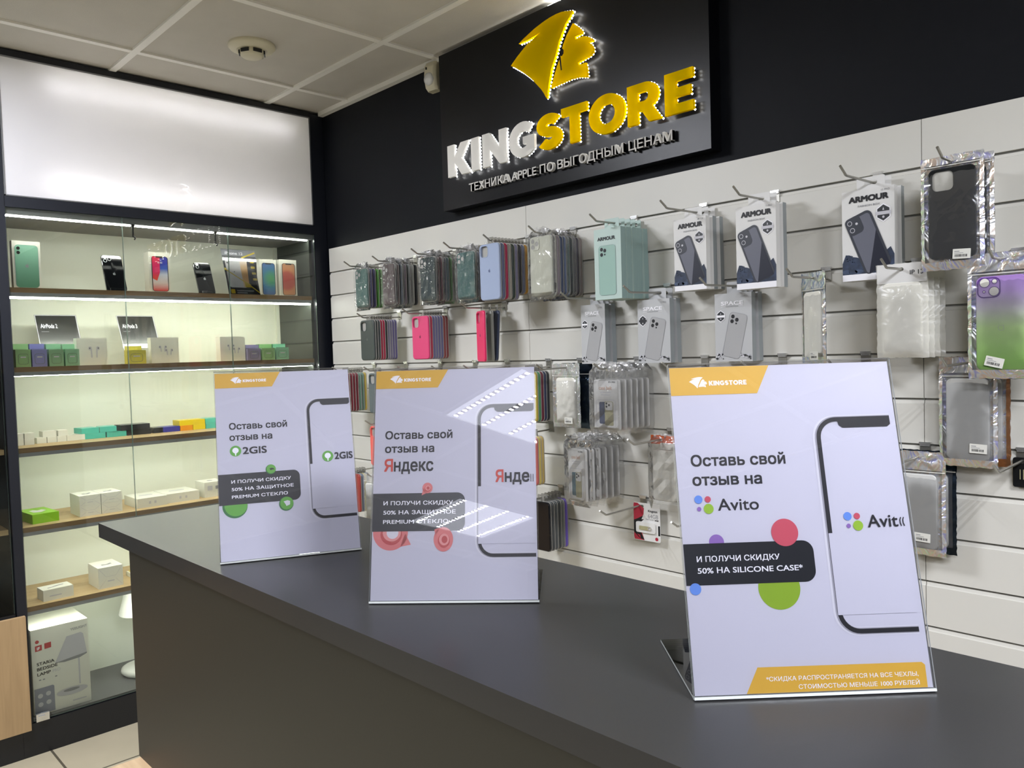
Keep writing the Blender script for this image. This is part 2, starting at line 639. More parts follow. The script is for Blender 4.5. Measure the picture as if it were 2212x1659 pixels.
# ------------------------------------------------------------------ mesh builder
class G:
    def __init__(self, M=None):
        self.v, self.f, self.mi, self.ms, self.sm = [], [], [], [], []
        self.M = M

    def m(self, name):
        if name not in self.ms:
            self.ms.append(name)
        return self.ms.index(name)

    def add(self, vs, fs, name, smooth=False):
        o = len(self.v)
        M = self.M
        self.v += [tuple(M @ Vector(p)) if M is not None else tuple(p) for p in vs]
        i = self.m(name)
        for f in fs:
            self.f.append(tuple(o + a for a in f))
            self.mi.append(i)
            self.sm.append(smooth)
        return self

    def box(self, x0, x1, y0, y1, z0, z1, name, **sides):
        """axis box; keywords front/back/left/right/top/bottom give a face its own material"""
        vs = [(x0, y0, z0), (x1, y0, z0), (x1, y1, z0), (x0, y1, z0), (x0, y0, z1), (x1, y0, z1), (x1, y1, z1), (x0, y1, z1)]
        fc = dict(bottom=(0, 3, 2, 1), top=(4, 5, 6, 7), front=(0, 1, 5, 4), right=(1, 2, 6, 5), back=(2, 3, 7, 6), left=(3, 0, 4, 7))
        for k, f in fc.items():
            self.add(vs, [f], sides.get(k, name))
        return self

    def tri(self, outer, holes=()):
        loops = [outer] + list(holes)
        t = tessellate_polygon([[Vector((a, b, 0)) for a, b in l] for l in loops])
        pts = [p for l in loops for p in l]
        return pts, [tuple(x) for x in t]

    def flat(self, outer, y, name, holes=()):
        """polygon in the X-Z plane facing -Y"""
        pts, t = self.tri(outer, holes)
        out = []
        for a, b, c in t:
            A, B, Cc = pts[a], pts[b], pts[c]
            cr = (B[0] - A[0]) * (Cc[1] - A[1]) - (B[1] - A[1]) * (Cc[0] - A[0])
            out.append((a, b, c) if cr > 0 else (a, c, b))
        return self.add([(p[0], y, p[1]) for p in pts], out, name)

    def strip(self, pts, wd, y, name):
        for q in stroke(pts, wd):
            self.add([(a, y, b) for a, b in q], [(0, 1, 2, 3)], name)
        return self

    def prism(self, outer, y0, y1, name, side=None, holes=(), back=True):
        """solid between y0 (front, smaller y) and y1"""
        self.flat(outer, y0, name, holes)
        if back:
            pts, t = self.tri(outer, holes)
            self.add([(p[0], y1, p[1]) for p in pts], t, name)
        for l in [outer] + list(holes):
            n = len(l)
            vs = [(p[0], y0, p[1]) for p in l] + [(p[0], y1, p[1]) for p in l]
            self.add(vs, [(i, (i + 1) % n, n + (i + 1) % n, n + i) for i in range(n)], side or name)
        return self

    def loft(self, loops, name, smooth=True, cap0=True, cap1=True):
        """loops: lists of equal-length 3D rings"""
        n = len(loops[0])
        vs = [p for l in loops for p in l]
        fs = []
        for k in range(len(loops) - 1):
            for i in range(n):
                j = (i + 1) % n
                fs.append((k * n + i, k * n + j, (k + 1) * n + j, (k + 1) * n + i))
        self.add(vs, fs, name, smooth)
        if cap0:
            self.add(loops[0], [tuple(range(n))[::-1]], name)
        if cap1:
            self.add(loops[-1], [tuple(range(n))], name)
        return self

    def tube(self, pts, r, name, n=8):
        rings = []
        P = [Vector(p) for p in pts]
        for i, p in enumerate(P):
            t = (P[min(i + 1, len(P) - 1)] - P[max(i - 1, 0)]).normalized()
            a = Vector((1, 0, 0)) if abs(t.x) < 0.9 else Vector((0, 1, 0))
            u = t.cross(a).normalized()
            q = t.cross(u)
            rings.append([tuple(p + r * (cos(2 * pi * k / n) * u + sin(2 * pi * k / n) * q)) for k in range(n)])
        return self.loft(rings, name)

    def lathe(self, prof, name, c=(0, 0, 0), n=32, smooth=True, M2=None):
        rings = [[(c[0] + r * cos(2 * pi * k / n), c[1] + r * sin(2 * pi * k / n), c[2] + z) for k in range(n)] for r, z in prof]
        if M2 is not None:
            rings = [[tuple(M2 @ Vector(p)) for p in l] for l in rings]
        return self.loft(rings, name, smooth)

    def text(self, s, x, z, cap, y, name, width=None, bold=0.0, align='l', ext=0.0, deg=0.0):
        vs, fs = text_geo(s, bold, ext)
        if not vs:
            return self
        lo, hi = cap_h(bold)
        k = cap / (hi - lo)
        x0 = min(p[0] for p in vs)
        x1 = max(p[0] for p in vs)
        kx = width / (x1 - x0) if width else k
        wd = (x1 - x0) * kx
        ox = {'l': 0, 'c': -wd / 2, 'r': -wd}[align]
        a = radians(deg)
        out = []
        for p in vs:
            px, pz = (p[0] - x0) * kx + ox, (p[1] - lo) * k
            out.append((x + px * cos(a) - pz * sin(a), y - p[2] * 1.0, z + px * sin(a) + pz * cos(a)))
        return self.add(out, fs, name)

    def block(self, s, x, z, h, y, name, gap=.07, width=None):
        """heavy block lettering, flat"""
        tot = sum(glyph(c)[0] for c in s) + gap * (len(s) - 1)
        kx = (width / tot) if width else h
        for c in s:
            wd, polys = glyph(c)
            for q, (o, hs) in enumerate(polys):
                self.flat([(x + a * kx, z + b * h) for a, b in o], y - .00004 * q, name, [[(x + a * kx, z + b * h) for a, b in hh] for hh in hs])
            x += (wd + gap) * kx
        return self

    def emblem(self, x, z, wd, ht, y, name):
        """the shop's lion-head emblem inside a box of size wd x ht, lower-left corner at x, z"""
        fx = lambda p: (x + (p[0] - 1.2193) / .338 * wd, z + (p[1] - 2.0955) / .237 * ht)
        self.flat([fx(p) for p in EMB_L], y, name)
        self.flat([fx(p) for p in EMB_R], y, name)
        return self

    def build(self, name, parent=None, label=None):
        me = bpy.data.meshes.new(name)
        me.from_pydata(self.v, [], self.f)
        for n in self.ms:
            me.materials.append(MATS[n])
        me.polygons.foreach_set('material_index', self.mi)
        me.polygons.foreach_set('use_smooth', self.sm)
        me.validate()
        me.update()
        o = bpy.data.objects.new(name, me)
        COL.objects.link(o)
        if parent is not None:
            o.parent = parent
        if label:
            o['label'] = label
        return o


def tag(o, label, cat, group=None):
    o['label'] = label
    o['category'] = cat
    if group:
        o['group'] = group
    return o


def thing(name, label, cat, loc=(0, 0, 0), rz=0.0, group=None):
    o = bpy.data.objects.new(name, None)
    o.empty_display_size = 0.05
    COL.objects.link(o)
    o.location = loc
    o.rotation_euler = (0, 0, rz)
    return tag(o, label, cat, group)


def struct(name, g, label):
    o = g.build(name)
    o['kind'] = 'structure'
    o['label'] = label
    o['category'] = name.split('_')[0]
    return o


def bevel(o, wd=0.002, seg=2):
    b = o.modifiers.new('bevel', 'BEVEL')
    b.width = wd
    b.segments = seg
    b.limit_method = 'ANGLE'
    return o


def dup(root, loc, label, rz=None, group=None):
    r = root.copy()
    COL.objects.link(r)
    r.location = loc
    if rz is not None:
        r.rotation_euler = (0, 0, rz)
    r['label'] = label
    if group:
        r['group'] = group
    for ch in list(root.children):
        c = ch.copy()
        COL.objects.link(c)
        c.parent = r
        for gch in list(ch.children):
            d = gch.copy()
            COL.objects.link(d)
            d.parent = c
    return r


CASE = pi / 2     # turns a thing built facing -Y so that it faces the shop from the display case (+X)

# ================================================================== the room
g = G().box(-0.6, 5.6, -5.2, 0.05, -0.05, 0.0, 'floor_tile')
struct('floor', g, 'beige ceramic tile floor with dark grout lines')

# ceiling: tiles sit a little above the white grid bars
g = G().box(-0.6, 5.6, -5.2, 0.05, ZC + 0.006, ZC + 0.05, 'ceil_tile')
struct('ceiling', g, 'suspended ceiling of off-white mineral tiles')
g = G()
for i in range(-1, 10):
    x = 0.188 + 0.6 * i
    if -0.6 < x < 5.6:
        g.box(x - 0.012, x + 0.012, -5.2, 0.02, ZC - 0.001, ZC + 0.006, 'ceil_grid')
for j in range(-1, 9):
    y = -0.239 - 0.6 * j
    if -5.2 < y < 0.02:
        g.box(-0.6, 5.6, y - 0.012, y + 0.012, ZC - 0.0015, ZC + 0.006, 'ceil_grid')
g.box(-0.04, 5.6, -0.004, 0.02, ZC - 0.012, ZC + 0.006, 'ceil_grid')
struct('ceiling_grid', g, 'white metal bars of the suspended ceiling grid')

g = G().box(-0.6, 5.6, 0.02, 0.06, 0, ZC + 0.05, 'wall_navy')
struct('wall_back', g, 'dark navy painted wall behind the illuminated sign')
g = G().box(-0.62, -0.58, -5.2, 0.05, 0, ZC + 0.05, 'wall_grey')
struct('wall_left', g, 'plain wall behind the display cases')
g = G().box(5.6, 5.64, -5.2, 0.05, 0, ZC + 0.05, 'wall_dark')
struct('wall_right', g, 'dark grey wall beyond the right edge of the shop')
g = G().box(-0.6, 5.6, -5.24, -5.2, 0, ZC + 0.05, 'wall_dark')
struct('wall_front', g, 'dark grey wall opposite the slat wall')


# slat panels (1.2 m boards with T-shaped grooves every 100 mm)
def slat_panel(x0, x1):
    prof = [(0.0, ZT)]
    for k in range(1, 18):
        z = row(k)
        prof += [(0.0, z), (0.009, z), (0.009, z - 0.0042), (0.0042, z - 0.0048), (0.0030, z - 0.0112), (0.0, z - 0.0128)]
    prof += [(0.0, 0.03), (0.018, 0.03), (0.018, ZT)]
    g = G()
    n = len(prof)
    L = [(x0, y, z) for y, z in prof]
    R = [(x1, y, z) for y, z in prof]
    for i in range(n):
        j = (i + 1) % n
        deep = prof[i][0] > 0.003 and prof[j][0] > 0.003 and prof[i][0] < 0.017
        g.add([L[i], R[i], R[j], L[j]], [(0, 3, 2, 1)], 'slat_groove' if deep else 'slat')
    pts, t = g.tri([(y, z) for y, z in prof])
    g.add(L, t, 'slat')
    g.add(R, t, 'slat')
    return g


for i, (a, b, l) in enumerate([(0.0, 1.2103, 'pale grey slat panel nearest the display case corner'), (1.2119, 2.4160, 'middle pale grey slat panel with horizontal grooves'), (2.4176, 3.62, 'pale grey slat panel at the right edge of the photo')]):
    struct('wall_back_panel', slat_panel(a, b), l)

# ================================================================== ceiling things
det = thing('smoke_detector', 'round cream smoke detector on the ceiling tile', 'smoke detector', (0.478, -0.557, ZC + 0.006))
det.scale = (1.5, 1.5, 1.25)
G().lathe([(0.0, 0), (0.051, 0), (0.052, -0.006), (0.048, -0.012), (0.034, -0.016), (0.0, -0.016)][1:-1], 'cream_plastic', n=40).build('base', det)
g = G().lathe([(0.026, -0.012), (0.027, -0.020), (0.025, -0.030), (0.020, -0.034), (0.002, -0.0345)], 'cream_plastic', n=36)
g.build('sensing_chamber', det)
g = G()
for a in range(0, 360, 60):
    g.M = Matrix.Rotation(radians(a), 4, 'Z')
    g.box(0.0262, 0.0285, -0.010, 0.010, -0.027, -0.018, 'black_plastic')
g.M = None
g.build('smoke_inlet', det)

pir = thing('motion_sensor', 'white motion sensor high on the navy wall beside the sign', 'sensor', (0.757, 0.02, 2.285), radians(8))
g = G()
rings = []
for z, d, wd in [(0.0, .030, .050), (.012, .040, .058), (.045, .047, .060), (.085, .043, .060), (.100, .034, .056)]:
    rings.append([(-wd / 2, 0, z), (wd / 2, 0, z), (wd / 2, -d * .8, z), (wd * .36, -d, z), (-wd * .36, -d, z), (-wd / 2, -d * .8, z)])
g.loft(rings, 'cream_plastic', smooth=False)
bevel(g.build('housing', pir), 0.003)
g = G()
g.M = Matrix.Translation((0, -0.043, 0.038)) @ Matrix.Rotation(radians(90), 4, 'X')
g.lathe([(0.023, 0.0), (0.021, 0.006), (0.013, 0.011), (0.001, 0.013)], 'lens_white', n=24)
g.build('lens', pir)
G().box(-0.013, -0.009, -0.0475, -0.043, 0.073, 0.081, 'black_plastic').build('indicator', pir)

# recessed lamps out of the frame (four rows of diodes each)
LAMPS = [(3.80, -2.93), (4.50, -4.40), (3.85, -1.36), (0.72, -1.80)]  # third lamp is added, placed to balance light on the advert stands


def ceiling_lamp():
    t = thing('ceiling_light', 'x', 'ceiling light', (0, 0, 0), 0, 'square ceiling lamps')
    g = G().box(-0.30, 0.30, -0.30, 0.30, -0.004, 0.0, 'white_plastic', bottom='lamp_plate_glow')
    for a, b, c, d in ((-.30, -.285, -.3, .3), (.285, .30, -.3, .3), (-.285, .285, -.3, -.285), (-.285, .285, .285, .3)):
        g.box(a, b, c, d, -0.010, -0.004, 'white_plastic')
    g.build('frame', t)
    for k in range(4):
        x = -0.24 + 0.16 * k
        g = G().box(x - 0.011, x + 0.011, -0.275, 0.275, -0.0055, -0.004, 'white_plastic')
        for i in range(16):
            y = -0.262 + i * 0.525 / 15
            g.add([(x - 0.009, y - 0.0065, -0.0062), (x + 0.009, y - 0.0065, -0.0062), (x + 0.009, y + 0.0065, -0.0062), (x - 0.009, y + 0.0065, -0.0062)], [(0, 3, 2, 1)], 'led_ceiling')
        g.build('diode_strip', t)
    return t


lamp0 = ceiling_lamp()
for i, (x, y) in enumerate(LAMPS):
    lb = 'square ceiling lamp of four diode rows above the shop floor behind the camera'
    if i == 0:
        lamp0.location = (x, y, ZC - 0.0015)
        lamp0['label'] = lb
    else:
        dup(lamp0, (x, y, ZC - 0.0015), lb)

# ================================================================== the illuminated sign
sg = thing('shop_sign', 'black illuminated shop sign with yellow lion-head emblem and KINGSTORE lettering', 'sign', (0, 0, 0))
SY, FY = -0.030, -0.056
bevel(G().box(0.830, 1.920, SY, 0.02, 1.838, 2.382, 'sign_black').build('board', sg), 0.001, 1)


def leds(outline, parent, step=0.0105, r=0.0032, y=-0.046, inset=0.0010, every=False):
    g = G()
    n = len(outline)
    pts = []
    for i in range(n):
        a, b = outline[i], outline[(i + 1) % n]
        d = math.hypot(b[0] - a[0], b[1] - a[1])
        pts.append((a, b, d))
    acc = 0.0
    for a, b, d in pts:
        if d < 1e-6:
            continue
        nx, nz = -(b[1] - a[1]) / d, (b[0] - a[0]) / d
        if not every and abs(nx) < 0.35:      # the strips run up and down the edges of the letters
            acc = 0.0
            if g.v:
                g.build('diode_chain', parent)
                g = G()
            continue
        while acc < d:
            t = acc / d
            cx, cz = a[0] + (b[0] - a[0]) * t + nx * inset, a[1] + (b[1] - a[1]) * t + nz * inset
            vs = [(cx + r, y, cz), (cx - r, y, cz), (cx, y, cz + r), (cx, y, cz - r), (cx, y - r, cz), (cx, y + r, cz)]
            g.add(vs, [(0, 2, 4), (2, 1, 4), (1, 3, 4), (3, 0, 4), (2, 0, 5), (1, 2, 5), (3, 1, 5), (0, 3, 5)], 'led_sign', True)
            acc += step
        acc -= d
    if g.v:
        g.build('diode_chain', parent)


LET = [('K', .892, 1.006), ('I', 1.016, 1.055), ('N', 1.073, 1.188), ('G', 1.200, 1.318), ('S', 1.324, 1.430), ('T', 1.427, 1.528), ('O', 1.534, 1.666), ('R', 1.674, 1.786), ('E', 1.798, 1.886)]
for ch, x0, x1 in LET:
    wd, polys = glyph(ch)
    k = (x1 - x0) / wd
    h = .108
    g = G()
    mt = 'sign_white' if ch in 'KING' else 'sign_yellow'
    f = lambda p: (x0 + p[0] * k, 1.942 + p[1] * h)
    for q_, (o, hs) in enumerate(polys):
        g.prism([f(p) for p in o], FY - .0002 * q_, FY + 0.010 + .0002 * q_, mt, None, [[f(p) for p in q] for q in hs])
    lt = g.build('letter', sg, 'white raised letter' if mt == 'sign_white' else 'yellow raised letter')
    for o, hs in polys[:1]:
        o2 = [f(p) for p in o]
        area = sum(o2[i][0] * o2[(i + 1) % len(o2)][1] - o2[(i + 1) % len(o2)][0] * o2[i][1] for i in range(len(o2)))
        leds(o2 if area > 0 else o2[::-1], lt)
        for q in hs:
            leds([f(p) for p in q][::-1], lt)
for pts in (EMB_L, EMB_R):
    e = G().prism(pts, FY, FY + 0.010, 'sign_yellow').build('emblem', sg, 'yellow lion-head emblem piece')
    leds(pts, e, every=True)
g = G()
for q in EMB_EYE:
    g.flat(q, FY - 0.0004, 'sign_black')
g.build('emblem_eye', sg)
g = G().text('ТЕХНИКА APPLE ПО ВЫГОДНЫМ ЦЕНАМ', .988, 1.8795, .0255, -0.040, 'sign_white', width=.825, bold=.012, ext=0.006)
g.build('tagline', sg, 'white raised Cyrillic tagline')
g = G().box(1.36, 1.90, -0.028, -0.022, 2.382, 2.3835, 'led_sign')  # added strip, only there to spill light onto the ceiling
g.build('added_spill_strip', sg)

# ================================================================== display case
cs = thing('display_case', 'lit glass-fronted display case with oak shelves in the corner', 'display case', (0, 0, 0))
YR, YL, XB = -0.042, -1.200, -0.375
g = G().box(-0.57, XC + 0.004, YL - 0.03, 0.0, 0.0, 0.112, 'frame_black')
g.build('plinth', cs)
g = G().box(-0.52, XC + 0.002, YL - 0.028, YL + 0.001, 0.112, 2.385, 'navy_metal')
g.box(-0.52, XC + 0.002, YR, 0.018, 0.112, 2.385, 'navy_metal')
g.box(-0.10, XC + 0.002, YL, YR, 1.868, 1.904, 'navy_metal')
g.box(-0.52, XC + 0.002, YL, YR, 2.370, 2.391, 'navy_metal')
g.build('frame', cs)
g = G().box(-0.39, XB, YL, YR, 0.112, 1.868, 'case_white')
g.build('back_panel', cs)
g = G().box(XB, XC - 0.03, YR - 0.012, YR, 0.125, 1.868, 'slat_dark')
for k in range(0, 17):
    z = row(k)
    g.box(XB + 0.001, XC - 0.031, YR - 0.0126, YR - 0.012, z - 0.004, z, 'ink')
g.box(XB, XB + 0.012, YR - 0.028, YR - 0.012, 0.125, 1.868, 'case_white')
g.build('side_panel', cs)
g = G().box(XB, XC - 0.012, YL, YR, 1.846, 1.868, 'alu_grey')
top = g.build('top_panel', cs)
G().box(-0.085, -0.073, YL + 0.004, YR - 0.02, 1.842, 1.8458, 'led_shelf').build('led_strip', top)
bevel(G().box(XB, XC - 0.008, YL, YR, 0.112, 0.121, 'case_floor').build('bottom_panel', cs), 0.001, 1)
SHELF = [1.6007, 1.3303, 1.0543, 0.782, 0.5086]
for z in SHELF:
    s = G().box(XB, -0.060, YL + 0.002, YR - 0.016, z - 0.017, z, 'wood_shelf', front='wood_shelf', bottom='case_white', right='wood_shelf_edge').build('shelf', cs)
    G().box(-0.0745, -0.061, YL + 0.002, YR - 0.016, z - 0.030, z - 0.0172, 'alu_grey').build('profile', s)
    G().box(-0.0885, -0.0765, YL + 0.003, YR - 0.018, z - 0.0290 - {1.6007: .0075, 1.3303: .0030}.get(z, 0.0), z - 0.0255, 'led_shelf').build('led_strip', s)
for a, b in ((YL + 0.003, -0.831), (-0.829, -0.432), (-0.430, YR - 0.002)):
    d = G().box(XC - 0.006, XC, a, b, 0.116, 1.866, 'glass', front='glass_edge', back='glass_edge', top='glass_edge', bottom='glass_edge').build('glass_door', cs)
for y in (-0.79, -0.478):
    g = G().box(XC - 0.02, XC - 0.007, y - 0.006, y + 0.006, 1.838, 1.846, 'black_plastic')
    g.box(XC - 0.013, XC - 0.009, y - 0.003, y + 0.003, 1.80, 1.84, 'black_plastic')
    g.tube([(XC - 0.011, y, 1.803), (XC - 0.011, y + 0.008, 1.797), (XC - 0.011, y + 0.004, 1.790)], 0.003, 'black_plastic')
    g.build('door_catch', cs)
for y0, y1 in ((-1.190, -1.150), (-0.852, -0.815)):
    g = G().box(XC + 0.0005, XC + 0.010, y0, y1, 0.114, 0.140, 'chrome')
    g.box(XC + 0.010, XC + 0.016, y0 + 0.006, y1 - 0.014, 0.120, 0.134, 'chrome')
    bevel(g.build('hinge', cs), 0.0015)

# light box on top of the case
lb = thing('light_box', 'blank white backlit panel above the display case', 'light box', (0, 0, 0))
g = G().box(-0.175, -0.170, YL + 0.002, YR - 0.001, 1.906, 2.369, 'box_white')
g.box(-0.170, XC - 0.006, YL + 0.002, YL + 0.006, 1.906, 2.369, 'box_white')
g.box(-0.170, XC - 0.006, YR - 0.005, YR - 0.001, 1.906, 2.369, 'box_white')
g.box(-0.170, XC - 0.006, YL + 0.006, YR - 0.005, 1.906, 1.910, 'box_white')
g.box(-0.170, XC - 0.006, YL + 0.006, YR - 0.005, 2.365, 2.369, 'box_white')
g.build('housing', lb)
G().box(XC - 0.004, XC - 0.001, YL + 0.003, YR - 0.004, 1.908, 2.367, 'opal').build('diffuser', lb)
g = G()
for a, b, c, d in ((YL + .002, YR - .001, 1.905, 1.909), (YL + .002, YR - .001, 2.366, 2.370), (YL + .002, YL + .006, 1.905, 2.37), (YR - .005, YR - .001, 1.905, 2.37)):
    g.box(XC - 0.001, XC + 0.002, a, b, c, d, 'alu')
g.build('trim_frame', lb)
for z in (2.300, 1.965):
    G().tube([(-0.092, -1.06, z), (-0.092, -0.13, z)], 0.010, 'led_box', 10).build('tube_lamp', lb)

# neighbouring cabinet at the left edge
nb = thing('display_case', 'neighbouring cabinet with oak-look door cut off by the left edge', 'display case', (0, 0, 0))
g = G().box(-0.52, XC + 0.004, -2.45, YL - 0.0305, 0.0, 0.095, 'frame_black')
g.build('plinth', nb)
g = G().box(-0.50, XC - 0.004, -2.45, -1.232, 0.0955, 0.497, 'frame_black')
g.box(-0.50, -0.49, -2.45, -1.232, 0.497, 2.38, 'box_grey_side')
g.box(-0.49, XC - 0.03, -1.2325, -1.2295, 0.497, 2.38, 'frame_black')
g.build('carcass', nb)
bevel(G().box(XC + 0.0045, XC + 0.022, -2.40, -1.208, 0.097, 0.489, 'wood_door').build('cabinet_door', nb), 0.0015)
G().box(XC - 0.008, XC - 0.002, -2.45, -1.2335, 0.50, 2.36, 'glass', front='glass_edge', back='glass_edge').build('glass_door', nb)
for z in (1.6007, 1.3303, 1.0543, 0.782):
    G().box(-0.48, -0.075, -2.45, -1.234, z - 0.018, z, 'wood_shelf').build('shelf', nb)

# ================================================================== counter
ct = thing('counter', 'dark grey sales counter carrying three advert stands', 'counter', (0, 0, 0))
bevel(G().box(1.362, 3.60, -1.363, -1.000, 0.992, 1.020, 'counter').build('countertop', ct), 0.0012)
bevel(G().box(1.525, 3.60, -1.3605, -1.035, 0.612, 0.992, 'counter_side').build('front_panel', ct), 0.001, 1)
bevel(G().box(1.532, 3.60, -1.412, -1.035, 0.0, 0.612, 'wood_ledge').build('wooden_base', ct), 0.0015)

# ================================================================== advert stands on the counter
GREEN, PINK = '#4f9a3c', '#cf6a6a'
for n, c in (('pr_green', '#5fa33f'), ('pr_green_dark', '#2f6e3a'), ('pr_pink', '#d47a78'), ('pr_pink_dark', '#b9504f'), ('pr_pink_light', '#dd9490'), ('pr_red', '#c24a5b'), ('pr_purple', '#8762ab'), ('pr_lime', '#86a81a'),
             ('pr_lime2', '#8fb52a'), ('pr_blue', '#5f8bd8'), ('pr_yred', '#c4473a'), ('pr_shadow', '#d2d1d8'), ('pr_bevel', '#97969e')):
    mat(n, c, 0.5)


def advert(kind, loc, deg, label):
    t = thing('advert_stand', label, 'advert stand', loc, radians(deg), 'advert stands on the counter')
    TILT = Matrix.Rotation(radians(-15), 4, 'X')
    W_, H_ = 0.213, 0.3015
    # clear L-shaped holder
    g = G(TILT)
    e = 'acrylic_edge'
    g.box(0, W_, -0.0040, -0.0022, 0.0025, H_, 'acrylic', left=e, right=e, top=e, bottom=e)
    g.box(0, W_, 0.0, 0.0018, 0.0025, H_, 'acrylic', left=e, right=e, top=e, bottom=e)
    g.box(0, W_, -0.0040, 0.0018, 0.0, 0.0024, e)
    g.M = None
    g.box(0, W_, 0.002, 0.140, 0.0002, 0.0024, 'acrylic', left=e, right=e, front=e, back=e)
    g.build('acrylic_holder', t)
    s = 0.001
    sc = lambda pts: [(a * s, b * s) for a, b in pts]
    g = G(TILT)
    g.box(0.0012, 0.2115, -0.0010, -0.0004, 0.003, 0.2985, 'paper')
    Y = [-0.0011 - 0.00012 * i for i in range(8)]
    d = {'r': 0.0, 'l': 3.0, 'm': 3.0}[kind]
    ux = {'r': 0, 'l': 5.4, 'm': 0.6}[kind]
    # yellow banner with emblem and shop name
    g.flat(sc([(1.4, 271.2 + d), (83.5 + ux * .9, 271.4 + d), (97 + ux * .9, 298.3), (1.4, 298.3)]), Y[1], 'poster_yellow')
    g.emblem((19.5 + ux) * s, (277.8 + d) * s, 17 * s, 11 * s, Y[2], 'ink_white')
    g.block('KINGSTORE', (38.3 + ux) * s, (280.2 + d) * s, 4.5 * s, Y[2], 'ink_white', .07, 36 * s)
    # headline
    g.text('Оставь свой', (14.8 + ux) * s, (203.6 + d) * s, 10.2 * s, Y[1], 'ink', 88.5 * s, .022)
    g.text('отзыв на', (14.8 + ux) * s, (185.8 + d) * s, 10.2 * s, Y[1], 'ink', 64.8 * s, .022)
    # phone drawing cut off at the right
    L = {'r': 133.6, 'l': 139.6, 'm': 135.6}[kind]
    T_, B_ = 246.4 + d * 1.3, 49.6 + d * 1.6
    R_ = 206.0 if kind == 'r' else 210.0
    path = [(R_, T_ - 2.6), (L + 20, T_ - 2.6)] + arc(L + 20, T_ - 20, 17.4, 17.4, 90, 180, 8) + arc(L + 20, B_ + 20, 17.4, 17.4, 180, 270, 8) + [(R_, B_ + 2.6)]
    g.strip(sc([(a - 1.2 if a < R_ else a, b) for a, b in path]), 7.5 * s, Y[1], 'pr_shadow')
    g.strip(sc(path), 5.6 * s, Y[2], 'pr_bevel')
    g.strip(sc([(a + .7 if a < R_ else a, b) for a, b in path]), 4.0 * s, Y[3], 'ink')
    n0 = L + 22.5
    g.flat(sc([(n0 - 1, T_ - 3), (n0, T_ - 4.4), (n0 + 1.2, T_ - 8.4), (n0 + 4.5, T_ - 10.8), (R_ - 3, T_ - 10.8), (R_, T_ - 8.6), (R_, T_ - 3)][::-1]), Y[4], 'ink')
    # sticker patch over the phone (left blank)
    g.flat(sc(rrect(L + 1.6, B_ + 17, min(R_ + 1, 209), B_ + 89, .3, 1)), Y[5], 'paper')
    # dark message bar
    bt, bb, br = (133.2, 96.5, 119.8) if kind == 'r' else (136.2, 88.2, 124.0 if kind == 'l' else 120.4)
    bar = [(1.4, bb)] + arc(br - 10, bb + 10, 10, 10, 270, 360, 7) + arc(br - 10, bt - 10, 10, 10, 0, 90, 7) + [(1.4, bt)]
    g.flat(sc(bar), Y[3], 'ink_bar')
    tx = {'r': 12.6, 'l': 20.4, 'm': 15.2}[kind]
    if kind == 'r':
        g.text('И ПОЛУЧИ СКИДКУ', tx * s, 117.0 * s, 4.8 * s, Y[4], 'ink_white', 75.6 * s, .012)
        g.text('50% НА SILICONE CASE*', tx * s, 106.8 * s, 4.8 * s, Y[4], 'ink_white', 95.6 * s, .012)
        g.flat(sc(disc(32.1, 134.2, 6.9)), Y[2], 'pr_purple')
        g.flat(sc(disc(95.2, 140.8, 12.4, 36)), Y[5], 'pr_red')
        g.flat(sc(disc(85, 92, 19, 40)), Y[2], 'pr_lime')
        g.flat(sc(disc(9.3, 93.4, 5.2)), Y[5], 'pr_blue')
        for x0, z0, k, tx2 in ((0, 0, 1, None), (135.9, -19.7, 1.02, 1)):
            for cx, cz, r, c in ((18.8, 173.1, 3.8, 'pr_blue'), (27.4, 173.0, 2.9, 'pr_red'), (18.8, 164.4, 2.0, 'pr_purple'), (27.5, 164.4, 4.6, 'pr_lime2')):
                g.flat(sc(disc(x0 + cx, z0 + cz, r)), Y[5], c)
        g.text('Avito', 36.2 * s, 162.3 * s, 10.8 * s, Y[1], 'ink', 38.0 * s, .01)
        g.text('Avit', 172.3 * s, 142.7 * s, 11.2 * s, Y[6], 'ink', 28.2 * s, .01)
        for a in (202.5, 205.2):
            g.strip(sc([(a + .9, 151), (a, 148.4), (a, 145.6), (a + .9, 143)]), 0.9 * s, Y[6], 'ink')
        g.flat(sc([(46.7, 3.2), (206.7, 3.2), (207, 22), (204.3, 24.4), (58.3, 24.9)]), Y[1], 'poster_yellow')
        g.text('*СКИДКА РАСПРОСТРАНЯЕТСЯ НА ВСЕ ЧЕХЛЫ,', 200 * s, 13.0 * s, 3.5 * s, Y[2], 'ink_white', 135 * s, .008, 'r')
        g.text('СТОИМОСТЬЮ МЕНЬШЕ 1000 РУБЛЕЙ', 200 * s, 5.8 * s, 3.5 * s, Y[2], 'ink_white', 107 * s, .008, 'r')
    else:
        for i, (st, wd) in enumerate((('И ПОЛУЧИ СКИДКУ', 89.8), ('50% НА ЗАЩИТНОЕ', 93.4), ('PREMIUM СТЕКЛО', 83.8))):
            g.text(st, tx * s, (121.3 - 11.75 * i) * s, 4.8 * s, Y[4], 'ink_white', wd * s, .012)
        if kind == 'l':
            for cx, cz, r, lay in ((80.5, 139.8, 7.6, 5), (101.6, 83.8, 10.8, 5), (25.6, 87.0, 18.2, 2)):
                g.flat(sc(disc(cx - r * .06, cz - r * .05, r * 1.02, 32)), Y[lay], 'pr_green_dark')
                g.flat(sc(disc(cx + r * .02, cz + r * .02, r * .93, 32)), Y[lay + (1 if lay > 2 else 0)] - (0.00004 if lay == 2 else 0), 'pr_green')
            g.flat(sc([(78, 140.5), (81, 141.6), (84, 141), (86, 139), (82.5, 139), (80, 138)][::-1]), Y[7], 'ink_bar')
